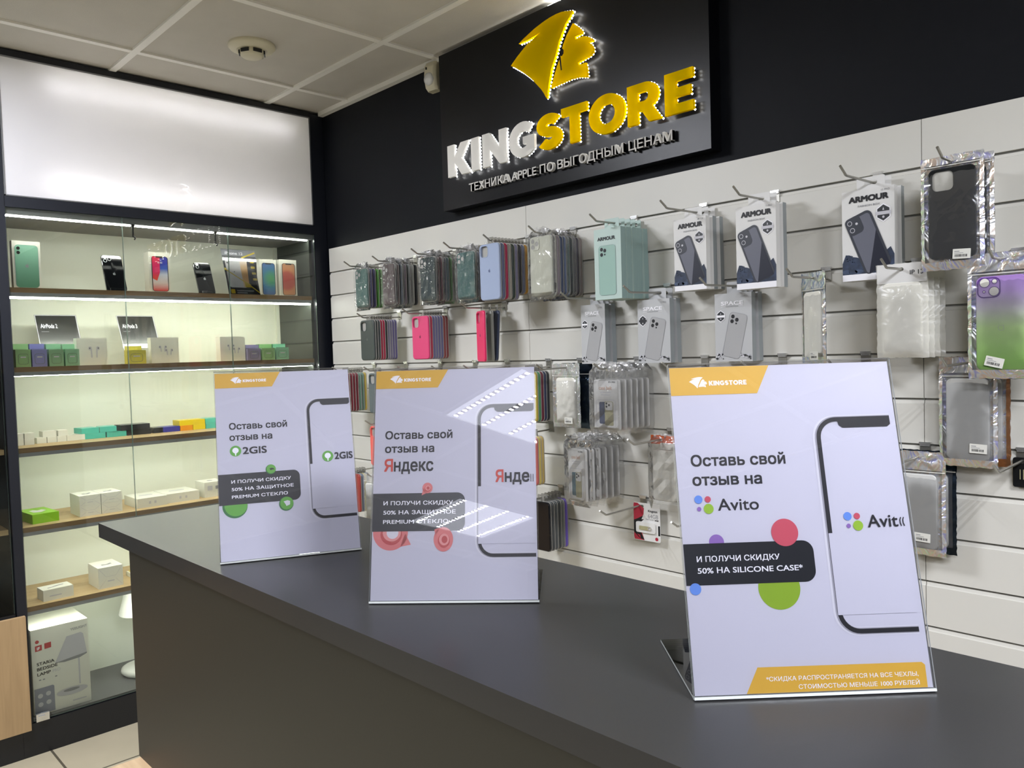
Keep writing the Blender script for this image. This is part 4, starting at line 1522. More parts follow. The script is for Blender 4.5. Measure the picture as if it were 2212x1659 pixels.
HOOKS = {1: [.428, .617, .851, 1.026, 1.220, 1.416, 1.648, 1.877, 2.079, 2.326, 2.512],
         3: [.503, .787, 1.100, 1.535, 1.756, 1.985, 2.205, 2.406, 2.597],
         5: [.316, .534, .745, .940, 1.105, 1.296, 1.430, 1.647, 1.870, 2.091, 2.294, 2.516],
         7: [.530, 1.300, 1.538, 1.757, 2.419, 2.603],
         9: [.330, .530, 1.335, 1.656, 1.888]}
ROWN = {1: 'top row', 3: 'second row', 5: 'third row', 7: 'fourth row', 9: 'lowest row'}
HL = {(1, 0): 'holding green and violet cases', (1, 1): 'holding bagged brown cases', (1, 2): 'holding a bagged dark teal case', (1, 3): 'holding a bagged sea-green case', (1, 4): 'holding the light blue case',
      (1, 5): 'holding the bagged white case', (1, 6): 'holding mint cartons', (1, 7): 'holding the first white carton', (1, 8): 'holding the second white carton', (1, 9): 'holding the third white carton', (1, 10): 'holding the foil-bagged black case',
      (3, 0): 'holding the dark grey case stack', (3, 1): 'holding hot pink and violet cases', (3, 2): 'holding the three slanted cases', (3, 3): 'holding the first silver carton', (3, 4): 'holding the second silver carton',
      (3, 5): 'holding the third silver carton', (3, 6): 'holding a narrow foil pouch', (3, 7): 'holding the frosted bag', (3, 8): 'holding the purple-green case',
      (5, 6): 'holding a clear pouch', (5, 7): 'holding white cards in bags', (5, 8): 'left empty above the big advert stand', (5, 11): 'holding a grey foil pouch', (5, 1): 'tip showing above the middle stand',
      (5, 2): 'tip above the middle stand, second of five', (5, 3): 'tip above the middle stand, third of five', (5, 4): 'tip above the middle stand, fourth of five', (5, 5): 'tip above the middle stand, last of five',
      (5, 9): 'bracket showing above the big stand, left one', (5, 10): 'bracket showing above the big stand, right one', (5, 0): 'holding red and green case edges', (7, 0): 'holding a coral case', (7, 1): 'holding coral and yellow case edges',
      (7, 2): 'holding white cards in clear bags', (7, 3): 'holding an orange-headed bag', (7, 4): 'holding a foil pouch behind the big stand', (7, 5): 'holding a black card at the right edge',
      (9, 0): 'holding brick-red cases', (9, 1): 'holding a grey clear bag', (9, 2): 'holding black cases', (9, 3): 'holding a memory-stick card', (9, 4): 'left empty beside the big stand'}
hk0 = make_hook()
used = False
for k, xs in HOOKS.items():
    for i, x in enumerate(xs):
        lb = 'chrome display hook in the %s, %s' % (ROWN[k], HL[(k, i)])
        if not used:
            hk0.location = (x, 0, row(k))
            hk0['label'] = lb
            used = True
        else:
            dup(hk0, (x, 0, row(k)), lb)


def hang(k, i, y):
    """point on the hook wire of row k, hook i at depth y"""
    return (HOOKS[k][i], y, row(k) - .0235 - .012 * (-y) + .0)


# ================================================================== phone cases on the hooks
def crinkle_bag(w_, h_, d_, seed, name='bag', neck=.0):
    """thin clear bag pulled over a case of w_ x h_ x d_, top at local z=-.008"""
    R = random.Random(seed)
    g = G()
    z0, z1 = -.010 - h_ - .012, .012
    loops = []
    n = 9
    for a in range(n + 1):
        z = z0 + (z1 - z0) * a / n
        top_ = max(0, (z + .012) / .024) if z > -.012 else 0
        hw = w_ / 2 + .007 - top_ * w_ * .22
        hd = d_ / 2 + .003 - top_ * (d_ / 2 - .001)
        if a == 0:
            hd = .0015
        ring = []
        for sx, sy in ((-1, -1), (-.5, -1), (0, -1), (.5, -1), (1, -1), (1, 1), (0, 1), (-1, 1)):
            j = .0012 + top_ * .004
            ring.append((sx * hw + R.uniform(-j, j) * .7, sy * hd + R.uniform(-j, j) * (1 if abs(sx) < 1 else .5), z + R.uniform(-j, j)))
        loops.append(ring)
    g.loft(loops, name, False, False, False)
    # gathered flap around the wire
    loops = []
    for a in range(5):
        z = -.004 + .020 * a / 4
        ring = []
        for q in range(8):
            u = -1 + 2 * q / 7
            ring.append((u * w_ * (.34 + .05 * R.uniform(-1, 1)), R.uniform(-.006, .006), z + R.uniform(-.004, .004)))
        loops.append(ring)
    vs = [p for l in loops for p in l]
    fs = [(r * 8 + q, r * 8 + q + 1, r * 8 + 9 + q, r * 8 + 8 + q) for r in range(4) for q in range(7) if not (r == 0 and q == 3)]
    g.add(vs, fs, 'bag_crinkle')
    return g


def make_case(k, i, y, w_, h_, color, label, cam='hole', logo='#00000000', bagged=0, tray=True, d_=.009, rz=0.0, rough=.45, group='phone cases hanging on the slat wall', drop=.010, matname=None, xo=0.0, tilt=0.0):
    p = hang(k, i, y)
    t = thing('phone_case', label, 'phone case', (p[0] + xo, p[1] + d_ / 2, p[2]), rz, group)
    m = matname or colour(color, rough)
    T = -drop
    B = T - h_
    r = .012
    g = G()
    if tilt:
        g.M = Matrix.Rotation(radians(tilt), 4, 'X')
    out = rrect(-w_ / 2, B, w_ / 2, T, r, 5)
    ins = rrect(-w_ / 2 + .0022, B + .0022, w_ / 2 - .0022, T - .0022, r - .0022, 5)
    yb, yf = d_ / 2 - .002, -d_ / 2
    hole = None
    if cam == 'hole':
        hole = rrect(-w_ * .42, T - .040, -w_ * .42 + .033, T - .006, .009, 4)
    n = len(out)
    g.add([(a, yb, b) for a, b in out] + [(a, yf + .002, b) for a, b in out], [(q, (q + 1) % n, n + (q + 1) % n, n + q) for q in range(n)], m, True)
    g.add([(a, yf + .002, b) for a, b in out] + [(a, yf, b) for a, b in ins], [(q, (q + 1) % n, n + (q + 1) % n, n + q) for q in range(n)], m, True)
    g.flat(ins, yf, m, [hole] if hole else [])
    if hole:
        nh = len(hole)
        g.add([(a, yf, b) for a, b in hole] + [(a, yb, b) for a, b in hole], [(q, (q + 1) % nh, nh + (q + 1) % nh, nh + q) for q in range(nh)], m)
        big = rrect(-w_ * .42 - .0015, T - .0415, -w_ * .42 + .0345, T - .0045, .010, 4)
        g.prism(big, yf - .0008, yf, m, None, [hole], back=False)
    elif cam == 'pro':
        o = rrect(-w_ * .44, T - .040, -w_ * .44 + .036, T - .004, .010, 4)
        g.prism(o, yf - .0014, yf, m, back=False)
        for cx, cz in ((.0105, -.012), (.0105, -.029), (.0265, -.0205)):
            g.flat(disc(-w_ * .44 + cx, T + cz - .001, .0072, 18), yf - .0017, 'tray')
            g.strip(disc(-w_ * .44 + cx, T + cz - .001, .0075, 18) + [(-w_ * .44 + cx + .0075, T + cz - .001)], .0012, yf - .0019, m)
    # side keys
    g.box(w_ / 2 - .0004, w_ / 2 + .0005, -.0015, .0015, T - .050, T - .034, m)
    if logo and not logo.startswith('#0000'):
        kk = .0085
        lm_ = colour(logo, .3)
        g.flat([(a * kk, (T + B) / 2 + b * kk) for a, b in APPLE], yf - .0003, lm_)
        g.flat([(a * kk, (T + B) / 2 + b * kk) for a, b in LEAF][::-1], yf - .0003, lm_)
    g.build('shell', t)
    if tray:
        g = G(g.M)
        o = rrect(-w_ / 2 - .0014, B - .0014, w_ / 2 + .0014, T + .0014, r + .001, 5)
        g.prism(o, yb + .0001, yb + .0016, 'tray', 'tray')
        g.build('insert', t)
    g = G()
    g.prism(rrect(-.014, T - .004, .014, .011, .004, 3), yb + .0017, yb + .0022, 'tray_clear', None, [disc(0, 0, .0045, 12)])
    g.build('hang_tab', t)
    if bagged:
        crinkle_bag(w_, h_, d_, int(1000 * (p[0] - p[1])), 'bag').build('clear_bag', t)
    return t


def stack(k, i, y0, pitch, w_, h_, items, where, cam='hole', bagged=False, xo=0.0, d_=.009, jit=0.0):
    y = y0
    R = random.Random(int(1e4 * HOOKS[k][i]))
    for n, it in enumerate(items):
        c, nm = it[0], it[1]
        o = dict(it[2]) if len(it) > 2 else {}
        hh = o.pop('h', h_)
        ww = o.pop('w', w_)
        lb = '%s phone case, %s %s' % (nm, ('front one on' if n == 0 else ORD[n] + ' from the front on'), where)
        make_case(k, i, y, ww, hh, c, lb, cam=o.pop('cam', cam), bagged=o.pop('bagged', bagged), xo=xo + R.uniform(-jit, jit), d_=o.pop('d', d_), rz=o.pop('rz', R.uniform(-1, 1) * jit * 8), **o)
        y += pitch


H1 = 'the %s hook, top row'
stack(1, 0, -.124, .0165, .079, .148, [('#4d6f66', 'dark sea-green', {'logo': '#c8ccc4', 'bagged': True, 'rough': .25}), ('#55547a', 'violet'), ('#4d4c70', 'dark violet'), ('#57943f', 'grass green'), ('#4b8a38', 'leaf green')], H1 % 'first', 'pro', jit=.001)
stack(1, 1, -.131, .0165, .071, .150, [('#5f5351', 'brown', {'logo': '#8d8886', 'bagged': True, 'rough': .2}), ('#5a4f4e', 'dark brown'), ('#63707a', 'blue-grey', {'bagged': True}), ('#6a5d66', 'mauve'), ('#78807e', 'grey', {'bagged': True}), ('#8d8f88', 'pale grey'), ('#1b1e20', 'black')], H1 % 'second', 'pro', jit=.001)
stack(1, 2, -.131, .0145, .080, .151, [('#1f3434', 'dark teal', {'logo': '#b5bab6', 'bagged': True, 'rough': .2}), ('#4b1622', 'maroon'), ('#5a1a28', 'wine red', {'bagged': True}), ('#2c3a4c', 'navy'), ('#5d6c70', 'slate grey'), ('#4c8c3a', 'bright green', {'bagged': True}), ('#2a2523', 'black-brown'), ('#6a5962', 'mauve')], H1 % 'third', 'pro', jit=.001)
stack(1, 3, -.107, .0150, .088, .156, [('#37605b', 'sea-green', {'logo': '#8fa8a2', 'bagged': True, 'rough': .2}), ('#575f78', 'slate blue'), ('#6b5f66', 'mauve-grey', {'bagged': True}), ('#a87a3a', 'tan'), ('#8f6a4d', 'light brown')], H1 % 'fourth', 'pro', jit=.001)
stack(1, 4, -.176, .0145, .090, .173, [('#96a3be', 'light blue', {'logo': '#5c6786', 'rough': .35, 'bagged': False}), ('#5f6480', 'grey-violet'), ('#a31d46', 'crimson'), ('#9c968a', 'greige'), ('#2d3a30', 'dark green'), ('#83809a', 'lilac'), ('#211f22', 'black', {'h': .155}), ('#70748a', 'blue-grey', {'h': .155}), ('#b5852c', 'mustard', {'h': .155}), ('#7d756c', 'grey-brown', {'h': .155})], H1 % 'fifth', 'hole')
stack(1, 5, -.151, .0142, .087, .174, [('#c9c9b8', 'white', {'bagged': True, 'rough': .3}), ('#a5a29a', 'pale grey'), ('#7c7278', 'mauve-grey'), ('#39435c', 'navy'), ('#5e6f93', 'slate blue', {'bagged': True}), ('#335750', 'teal'), ('#1c2c2b', 'black-green', {'bagged': True}), ('#544f59', 'plum grey'), ('#3f3a42', 'dark plum'), ('#7b706c', 'taupe')], H1 % 'sixth', 'pro')
H3 = 'the %s hook, second row'
stack(3, 0, -.155, .0108, .090, .150, [('#3c4341', 'dark grey', {'logo': '#555c5a'}), ('#3f4543', 'charcoal'), ('#45494c', 'graphite'), ('#a3213f', 'crimson'), ('#b22348', 'raspberry'), ('#2e3334', 'black'), ('#817c92', 'lilac-grey'), ('#7a7590', 'grey-lilac'), ('#6a6390', 'violet'), ('#655e8e', 'deep violet')], H3 % 'first')
stack(3, 1, -.122, .0118, .094, .152, [('#d23a70', 'hot pink', {'logo': '#7d2443'}), ('#b52c4e', 'raspberry'), ('#6d6a95', 'violet'), ('#726f99', 'pale violet'), ('#6a6791', 'grey-violet'), ('#66638c', 'deep violet'), ('#8a3a3c', 'brick red'), ('#7d3236', 'dark red')], H3 % 'second')
for n, (c, nm, y, a, xo) in enumerate([('#e02a63', 'hot pink', -.118, -24, .004), ('#8a8a82', 'grey', -.086, -26, .006), ('#3a435a', 'navy', -.056, -24, .008)]):
    make_case(3, 2, y, .080, .165, c, '%s phone case turned sideways, %s of three, third hook, second row' % (nm, ORD[n]), rz=radians(a), xo=xo, tilt=(0, 0, -4)[n], logo='#7a1b3c' if n == 0 else '')
stack(5, 0, -.152, .0128, .078, .150, [('#6f2130', 'wine red'), ('#741f2e', 'dark red'), ('#79222f', 'deep red'), ('#70202d', 'oxblood'), ('#6f917f', 'sage green'), ('#6b8b7a', 'grey-green'), ('#c7b257', 'pale yellow')], 'the first hook, third row')
stack(5, 1, -.150, .0128, .082, .150, [('#555f62', 'steel grey'), ('#5a5f66', 'slate grey')], 'the second hook, third row')
stack(5, 5, -.104, .0128, .080, .155, [('#b9a63f', 'mustard yellow'), ('#4d8a5e', 'green'), ('#6a2233', 'dark red'), ('#2b3350', 'navy'), ('#2a2d33', 'black')], 'the sixth hook, third row')
stack(7, 0, -.150, .0128, .082, .150, [('#e8665e', 'coral'), ('#d96a5c', 'dark coral')], 'the first hook, fourth row')
stack(7, 1, -.114, .0128, .080, .150, [('#c9635a', 'coral red'), ('#cdb764', 'pale yellow'), ('#c2a866', 'sand')], 'the second hook, fourth row')
stack(9, 0, -.128, .0128, .080, .150, [('#9c3a34', 'brick red'), ('#6d7484', 'blue-grey'), ('#b5a85a', 'mustard'), ('#7f8a94', 'pale grey')], 'the first hook, lowest row')
stack(9, 2, -.104, .0150, .084, .152, [('#101217', 'glossy black', {'rough': .12}), ('#4c4f50', 'dark grey'), ('#55595a', 'grey'), ('#3e4242', 'charcoal'), ('#666a66', 'mid grey'), ('#6b58b5', 'purple')], 'the third hook, lowest row', cam=None)


# ================================================================== hanging cartons
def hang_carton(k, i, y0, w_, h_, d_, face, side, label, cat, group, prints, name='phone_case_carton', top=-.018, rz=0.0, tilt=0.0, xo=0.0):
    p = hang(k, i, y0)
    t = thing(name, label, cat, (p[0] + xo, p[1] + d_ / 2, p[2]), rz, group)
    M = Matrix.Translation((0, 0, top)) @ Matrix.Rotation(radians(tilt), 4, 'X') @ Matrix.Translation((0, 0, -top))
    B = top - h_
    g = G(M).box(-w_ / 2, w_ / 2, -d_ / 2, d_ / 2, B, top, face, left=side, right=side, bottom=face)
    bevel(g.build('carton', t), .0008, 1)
    slot = rrect(-.014, -.0045, .014, .0055, .0045, 4)
    g = G().prism(rrect(-w_ * .27, top - .004, w_ * .27, .013, .003, 3), d_ / 2 + .0004, d_ / 2 + .001, face, None, [slot])
    g.build('hang_tab', t)
    if prints:
        g = G(M)
        g.M = M @ Matrix.Translation((0, -d_ / 2, 0))
        prints(g, w_, h_, B, top)
        g.build('printed_panel', t)
    return t


mat('rubble1', '#2b3850', 0.5, var=.4, vscale=60)
mat('rubble2', '#41506c', 0.5, var=.4, vscale=60)
mat('pic_grey', '#646672', 0.4)
mat('pic_dark', '#14182a', 0.4)
mat('pic_case', '#33363f', 0.4)
mat('badge', '#3b3d40', 0.3)


def hexagon(cx, cz, r):
    return [(cx + r * .9 * cos(radians(90 + 60 * q)), cz + r * 1.06 * sin(radians(90 + 60 * q))) for q in range(6)]


def badge(g, cx, cz, r, band='ink_light'):
    g.flat(hexagon(cx, cz, r * 1.16), -.0010, 'ink_white')
    g.flat(hexagon(cx, cz, r), -.0012, 'badge')
    g.flat([(cx - r * 1.0, cz - r * .25), (cx + r * 1.0, cz - r * .25), (cx + r * 1.0, cz + r * .2), (cx - r * 1.0, cz + r * .2)], -.0014, band)
    g.flat([(cx, cz + r * .75), (cx - r * .12, cz + r * .35), (cx + r * .12, cz + r * .35)], -.0014, 'ink_light')
    g.flat(disc(cx, cz - r * .55, r * .16, 10), -.0014, 'ink_light')


def pr_armour(model):
    def f(g, w_, h_, B, T):
        X = lambda u: -w_ / 2 + u * w_
        Z = lambda v: B + v * h_
        g.text('ARMOUR', X(.52), Z(.865), h_ * .066, -.0010, 'ink', w_ * .76, .05, 'c')
        g.text('FASHION BOX', X(.53), Z(.81), h_ * .020, -.0010, 'ink_grey', w_ * .42, .01, 'c')
        g.text(model, X(.92), Z(.955), h_ * .020, -.0010, 'ink_grey', w_ * .16, 0, 'r')
        # rubble
        R = random.Random(3)
        up_ = [(X(0.005), Z(.20))]
        for q in range(1, 14):
            u = q / 14
            up_.append((X(u), Z((.215 + .15 * abs(u - .45) * 1.6 + R.uniform(-.02, .02)))))
        up_.append((X(.995), Z(.26)))
        g.flat([(X(.005), Z(.072)), (X(.995), Z(.072))] + up_[::-1], -.0010, 'rubble1')
        for q in range(18):
            cx, cz, r = X(R.uniform(.08, .92)), Z(R.uniform(.095, .19)), R.uniform(.004, .010)
            g.flat([(cx + r * R.uniform(.7, 1.2) * cos(a), cz + .6 * r * R.uniform(.7, 1.2) * sin(a)) for a in [2 * pi * j / 7 for j in range(7)]], -.0012, 'rubble2' if q % 2 else 'rubble1')
        for q in range(10):
            cx, cz, r = X(R.uniform(.08, .25)), Z(R.uniform(.20, .30)), R.uniform(.0006, .0014)
            g.flat(disc(cx, cz, r, 5), -.0010, 'rubble1')
        # tilted phone
        c = (X(.50), Z(.42))
        P = lambda pts: rot2([(c[0] + a * w_, c[1] + b * h_) for a, b in pts], 21, c)
        rr = lambda a, b, cc, d, r: rot2(rrect(c[0] + a * w_, c[1] + b * h_, c[0] + cc * w_, c[1] + d * h_, r, 5), 21, c)
        g.flat(rr(-.27, -.34, .27, .33, .012), -.0014, 'pic_case')
        g.flat(rr(-.225, -.33, .225, .30, .007), -.0016, 'pic_grey')
        g.flat(P([(.225, .08), (.225, -.33), (-.19, -.33)][::-1]), -.0018, 'pic_dark')
        g.flat(rr(-.27, .13, .04, .33, .010), -.0020, 'pic_case')
        for cx, cz in ((-.18, .275), (-.18, .19), (-.06, .24)):
            q = P([(cx, cz)])[0]
            g.flat(disc(q[0], q[1], .0055 if cx < -.1 else .0028, 16), -.0022, 'ink_light')
            if cx < -.1:
                g.flat(disc(q[0], q[1], .0042, 16), -.0024, 'pic_case')
        g.flat([(X(0.004), Z(.0)), (X(.996), Z(.0)), (X(.996), Z(.072)), (X(.004), Z(.072))], -.0010, 'ink_white')
        badge(g, X(.80), Z(.715), w_ * .145)
    return f


def pr_armour_green(g, w_, h_, B, T):
    X = lambda u: -w_ / 2 + u * w_
    Z = lambda v: B + v * h_
    g.text('ARMOUR', X(.47), Z(.835), h_ * .050, -.0010, 'ink_bar', w_ * .66, .03, 'c')
    g.flat(rrect(X(.18), Z(.06), X(.80), Z(.76), .009), -.0010, 'mint_pic')
    g.strip(rrect(X(.18), Z(.06), X(.80), Z(.76), .009) + [(X(.80), Z(.70))], .0010, -.0012, 'mint_side')
    for cx, cz, r in ((.29, .71, .0052), (.41, .69, .0052), (.29, .635, .0052), (.41, .635, .0026)):
        g.flat(disc(X(cx), Z(cz), r, 16), -.0014, 'ink_bar')


mat('space_pic', '#b5b5b6', 0.3, metal=.2)


def pr_space(bandcol):
    def f(g, w_, h_, B, T):
        X = lambda u: -w_ / 2 + u * w_
        Z = lambda v: B + v * h_
        g.text('SPACE', X(.48), Z(.825), h_ * .058, -.0010, 'ink_white', w_ * .60, .035, 'c')
        g.text('COLLECTION', X(.48), Z(.80), h_ * .014, -.0010, 'ink_grey', w_ * .32, .01, 'c')
        g.flat([(X(.18), Z(.803)), (X(.30), Z(.803)), (X(.30), Z(.808)), (X(.18), Z(.808))], -.0010, 'ink_white')
        g.flat([(X(.66), Z(.803)), (X(.78), Z(.803)), (X(.78), Z(.808)), (X(.66), Z(.808))], -.0010, 'ink_white')
        g.text('12 PRO', X(.90), Z(.935), h_ * .022, -.0010, 'ink_grey', w_ * .17, 0, 'r')
        c = (X(.55), Z(.40))
        rr = lambda a, b, cc, d, r: rot2(rrect(c[0] + a * w_, c[1] + b * h_, c[0] + cc * w_, c[1] + d * h_, r, 5), -13, c)
        g.flat(rr(-.24, -.35, .24, .31, .010), -.0010, 'ink_grey')
        g.flat(rr(-.225, -.345, .24, .305, .009), -.0012, 'space_pic')
        for cx, cz, r in ((-.14, .245, .0050), (-.14, .175, .0050), (-.02, .21, .0050), (-.02, .155, .0024)):
            q = rot2([(c[0] + cx * w_, c[1] + cz * h_)], -13, c)[0]
            g.flat(disc(q[0], q[1], r, 16), -.0014, 'ink')
        R = random.Random(5)
        for q in range(26):
            u = R.choice((R.uniform(.04, .3), R.uniform(.66, .97)))
            cx, cz, r = X(u), Z(R.uniform(.04, .12)), R.uniform(.001, .0045)
            g.flat([(cx + r * R.uniform(.5, 1.2) * cos(a), cz + r * R.uniform(.4, 1.2) * sin(a)) for a in [2 * pi * j / 6 for j in range(6)]], -.0014, R.choice(('ink_grey', 'badge', 'ink_light')))
        badge(g, X(.17), Z(.67), w_ * .12, bandcol)
    return f


AG = 'phone case cartons on the top row'
for n in range(5):
    hang_carton(1, 6, -.126 + .0235 * n, .094, .194, .021, 'mint_box', 'mint_side', 'mint green phone-case carton, %s' % ('front one of the row of five' if n == 0 else ORD[n] + ' from the front of the row of five'),
                'carton', AG, pr_armour_green if n == 0 else None, top=-.016, tilt=(0, 0, .8, -.6, 1.2)[n], rz=radians((0, 0, 1.5, -1, 2)[n]), xo=(0, .001, .002, .002, .003)[n])
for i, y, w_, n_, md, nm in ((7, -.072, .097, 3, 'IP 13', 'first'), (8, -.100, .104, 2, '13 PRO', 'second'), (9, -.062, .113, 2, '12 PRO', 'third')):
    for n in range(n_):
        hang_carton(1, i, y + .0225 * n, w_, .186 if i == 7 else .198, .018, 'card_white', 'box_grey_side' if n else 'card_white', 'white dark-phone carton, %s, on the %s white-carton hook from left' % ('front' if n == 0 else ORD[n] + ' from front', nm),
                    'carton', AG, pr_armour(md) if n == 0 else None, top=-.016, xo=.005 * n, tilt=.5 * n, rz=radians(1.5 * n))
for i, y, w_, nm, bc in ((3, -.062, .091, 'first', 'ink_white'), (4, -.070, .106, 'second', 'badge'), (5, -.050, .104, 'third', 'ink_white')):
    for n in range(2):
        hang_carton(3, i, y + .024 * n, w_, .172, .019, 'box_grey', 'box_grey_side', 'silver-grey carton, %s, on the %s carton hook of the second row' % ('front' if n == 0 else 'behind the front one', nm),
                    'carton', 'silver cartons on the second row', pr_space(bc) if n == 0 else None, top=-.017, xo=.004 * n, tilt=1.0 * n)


# ================================================================== pouches and bags
def sheet(w_, zb, zt, nx, nz, yfun, matfun, seed, amp, g):
    R = random.Random(seed)
    vs, fs = [], []
    for b in range(nz + 1):
        for a in range(nx + 1):
            u, v = a / nx, b / nz
            vs.append((-w_ / 2 + w_ * u + (R.uniform(-.0012, .0012) if a in (0, nx) else 0), yfun(u, v) + R.uniform(-amp, amp), zb + (zt - zb) * v + (R.uniform(-.0012, .0012) if b in (0, nz) else 0)))
    by = {}
    for b in range(nz):
        for a in range(nx):
            f = (b * (nx + 1) + a, b * (nx + 1) + a + 1, (b + 1) * (nx + 1) + a + 1, (b + 1) * (nx + 1) + a)
            by.setdefault(matfun((a + .5) / nx, (b + .5) / nz), []).append(f)
    o = len(g.v)
    for m_, ff in by.items():
        g.add(vs, ff, m_, True)


ramp_mat('purple_green', [(0, '#a6dc66'), (0.36, '#c6e49c'), (0.58, '#d2ced4'), (0.76, '#b99bd6'), (1, '#9c72c2')], 'Z', -.192, -.018, 0.35)
mat('case_clear', '#d2d2cf', 0.25)
mat('case_frost', '#eae8de', 0.35)
mat('navy_foil', '#35414f', 0.25, metal=.9, bump=.6, bscale=40)


def pouch(k, i, y0, w_, h_, cw, ch, cmat, label, front='holo', inner='window_film', back='holo', rz=0.0, cam=None, lab=None, depth=.013, xo=0.0, tilt=0.0, group='zip pouches on the slat wall', header=.045, caseoff=0.0, rimw=.09, lean=0):
    p = hang(k, i, y0)
    t = thing('zip_pouch', label, 'pouch', (p[0] + xo, p[1] + depth / 2, p[2]), rz, group)
    zt, zb = .013, .013 - h_
    seed = int(abs(p[0] * 1000) + abs(p[1] * 3000))
    bul = lambda u, v: (1 - abs(2 * u - 1) ** 4) * (1 - abs(2 * v - 1) ** 6)
    hv = 1 - header / h_
    hole = lambda u, v: abs(u - .5) < .06 and abs((zb + (zt - zb) * v)) < .006
    g = G()
    sheet(w_, zb, zt, 16, 28, lambda u, v: depth * .30 * bul(u, v), lambda u, v: back, seed, .0006, g)
    g.build('back_sheet', t)
    g = G()
    fm = lambda u, v: front if (u < rimw or u > 1 - rimw or v < .06 or v > hv + .06) else inner
    sheet(w_, zb, zt, 16, 28, lambda u, v: -.0008 - depth * .62 * bul(u, min(v / max(hv, .1), 1) if v < hv else 1.0) - .0006, fm, seed + 1, .0008, g)
    g.box(-w_ / 2 + .001, w_ / 2 - .001, -.0024, -.0012, zt - header + .006, zt - header + .008, 'label' if inner != 'bag_frost' else 'bag_frost')
    g.build('front_sheet', t)
    if cw:
        T = zt - header + .002 + caseoff
        B = T - ch
        d_ = depth * .62
        g = G()
        out = rrect(-cw / 2, B, cw / 2, T, .011, 5)
        ins = rrect(-cw / 2 + .002, B + .002, cw / 2 - .002, T - .002, .009, 5)
        n = len(out)
        g.add([(a, d_ / 2 - .001, b) for a, b in out] + [(a, -d_ / 2 + .002, b) for a, b in out], [(q, (q + 1) % n, n + (q + 1) % n, n + q) for q in range(n)], cmat, True)
        g.add([(a, -d_ / 2 + .002, b) for a, b in out] + [(a, -d_ / 2, b) for a, b in ins], [(q, (q + 1) % n, n + (q + 1) % n, n + q) for q in range(n)], cmat, True)
        hole2 = rrect(-cw * .40, T - .044, -cw * .40 + .038, T - .006, .009, 4) if cam == 'hole' else None
        g.flat(ins, -d_ / 2, cmat, [hole2] if hole2 else [])
        if cam == 'hole':
            g.prism(rrect(-cw * .40 - .001, T - .045, -cw * .40 + .039, T - .005, .010, 4), -d_ / 2 + .003, -d_ / 2 + .0035, 'case_frost', back=False)
        if cam == 'rings':
            x0 = -cw * .46
            g.strip(rrect(x0, T - .040, x0 + .038, T - .003, .010, 4) + [(x0 + .038, T - .013)], .0022, -d_ / 2 - .0006, 'ring_purple')
            for cx, cz, r in ((.012, -.012, .0088), (.028, -.029, .0088), (.029, -.010, .0045), (.011, -.029, .0022)):
                g.flat(disc(x0 + cx, T + cz, r, 20), -d_ / 2 - .0008, 'case_frost')
                g.strip(disc(x0 + cx, T + cz, r, 20) + [(x0 + cx + r, T + cz)], .0012, -d_ / 2 - .0010, 'ring_purple')
            kk = .010
            g.strip([(a * kk, (T + B) / 2 - .012 + b * kk) for a, b in APPLE], .0006, -d_ / 2 - .0004, 'ink_light')
        c = g.build('case', t)
        if lab:
            lx, lz, lr = lab
            g = G()
            Y_ = -depth * .62 - .0032
            P = lambda pts: rot2([(lx + a, zb + lz + b) for a, b in pts], lr, (lx, zb + lz))
            g.flat(P(rrect(-.016, -.0095, .016, .0095, .001, 2)), Y_, 'label')
            R = random.Random(9)
            xx = -.012
            while xx < .010:
                ww = R.choice((.0006, .001, .0014))
                g.flat(P([(xx, -.006), (xx + ww, -.006), (xx + ww, -.001), (xx, -.001)]), Y_ - .0002, 'ink')
                xx += ww + R.choice((.0006, .0010))
            g.flat(P([(-.013, .004), (-.004, .004), (-.004, .0055), (-.013, .0055)]), Y_ - .0002, 'ink_grey')
            g.flat(P([(-.013, .001), (.003, .001), (.003, .002), (-.013, .002)]), Y_ - .0002, 'ink_grey')
            g.build('price_label', t)
    return t


mat('ring_purple', '#5c3a86', 0.35)
mat('copper_foil', '#c08a62', .25, metal=.9, bump=.6, bscale=40)
mat('black_case', '#15191c', 0.22)
pouch(1, 10, -.124, .114, .224, .086, .178, 'black_case', 'foil pouch with black phone case and white label, front one, top row end', cam='hole', lab=(.020, .028, -3), header=.026, depth=.016)
pouch(1, 10, -.098, .112, .222, .086, .178, 'black_case', 'foil pouch behind the front black-case pouch, last top-row hook', depth=.016, header=.026, xo=.010, rz=radians(4))
pouch(3, 8, -.124, .116, .240, .086, .180, 'purple_green', 'foil pouch with a purple-to-green phone case at the right edge', cam='rings', lab=(-.010, .032, -14), header=.046, depth=.016)
pouch(3, 8, -.095, .114, .236, .084, .180, 'case_clear', 'foil pouch right behind the purple-to-green case pouch', header=.046, depth=.016, xo=.012)
pouch(3, 6, -.078, .094, .208, .070, .155, 'case_frost', 'narrow turned zip pouch with clear case, seventh hook of second row', rz=radians(-32), lab=(.018, .018, 0), header=.046, inner='window_film', depth=.016)
pouch(5, 6, -.078, .110, .192, .076, .142, 'case_frost', 'clear zip pouch with a pale case right of the middle advert stand', lab=(.018, .022, 0), header=.044, depth=.018, inner='bag', front='bag_crinkle')
pouch(5, 6, -.050, .112, .196, .076, .142, 'navy_foil', 'dark blue foil pouch behind the clear zip pouch', header=.040, depth=.018, front='navy_foil', inner='navy_foil', back='navy_foil', xo=.020, rz=radians(5))
pouch(5, 11, -.052, .108, .226, .080, .168, 'case_clear', 'foil pouch with a grey case and price label, right of the big stand', lab=(.022, .040, -2), header=.046, depth=.016)
pouch(5, 11, -.028, .108, .224, .080, .168, 'case_clear', 'foil pouch with orange-tinted edge behind the grey case pouch', header=.046, depth=.014, xo=.016, rz=radians(3), front='copper_foil')
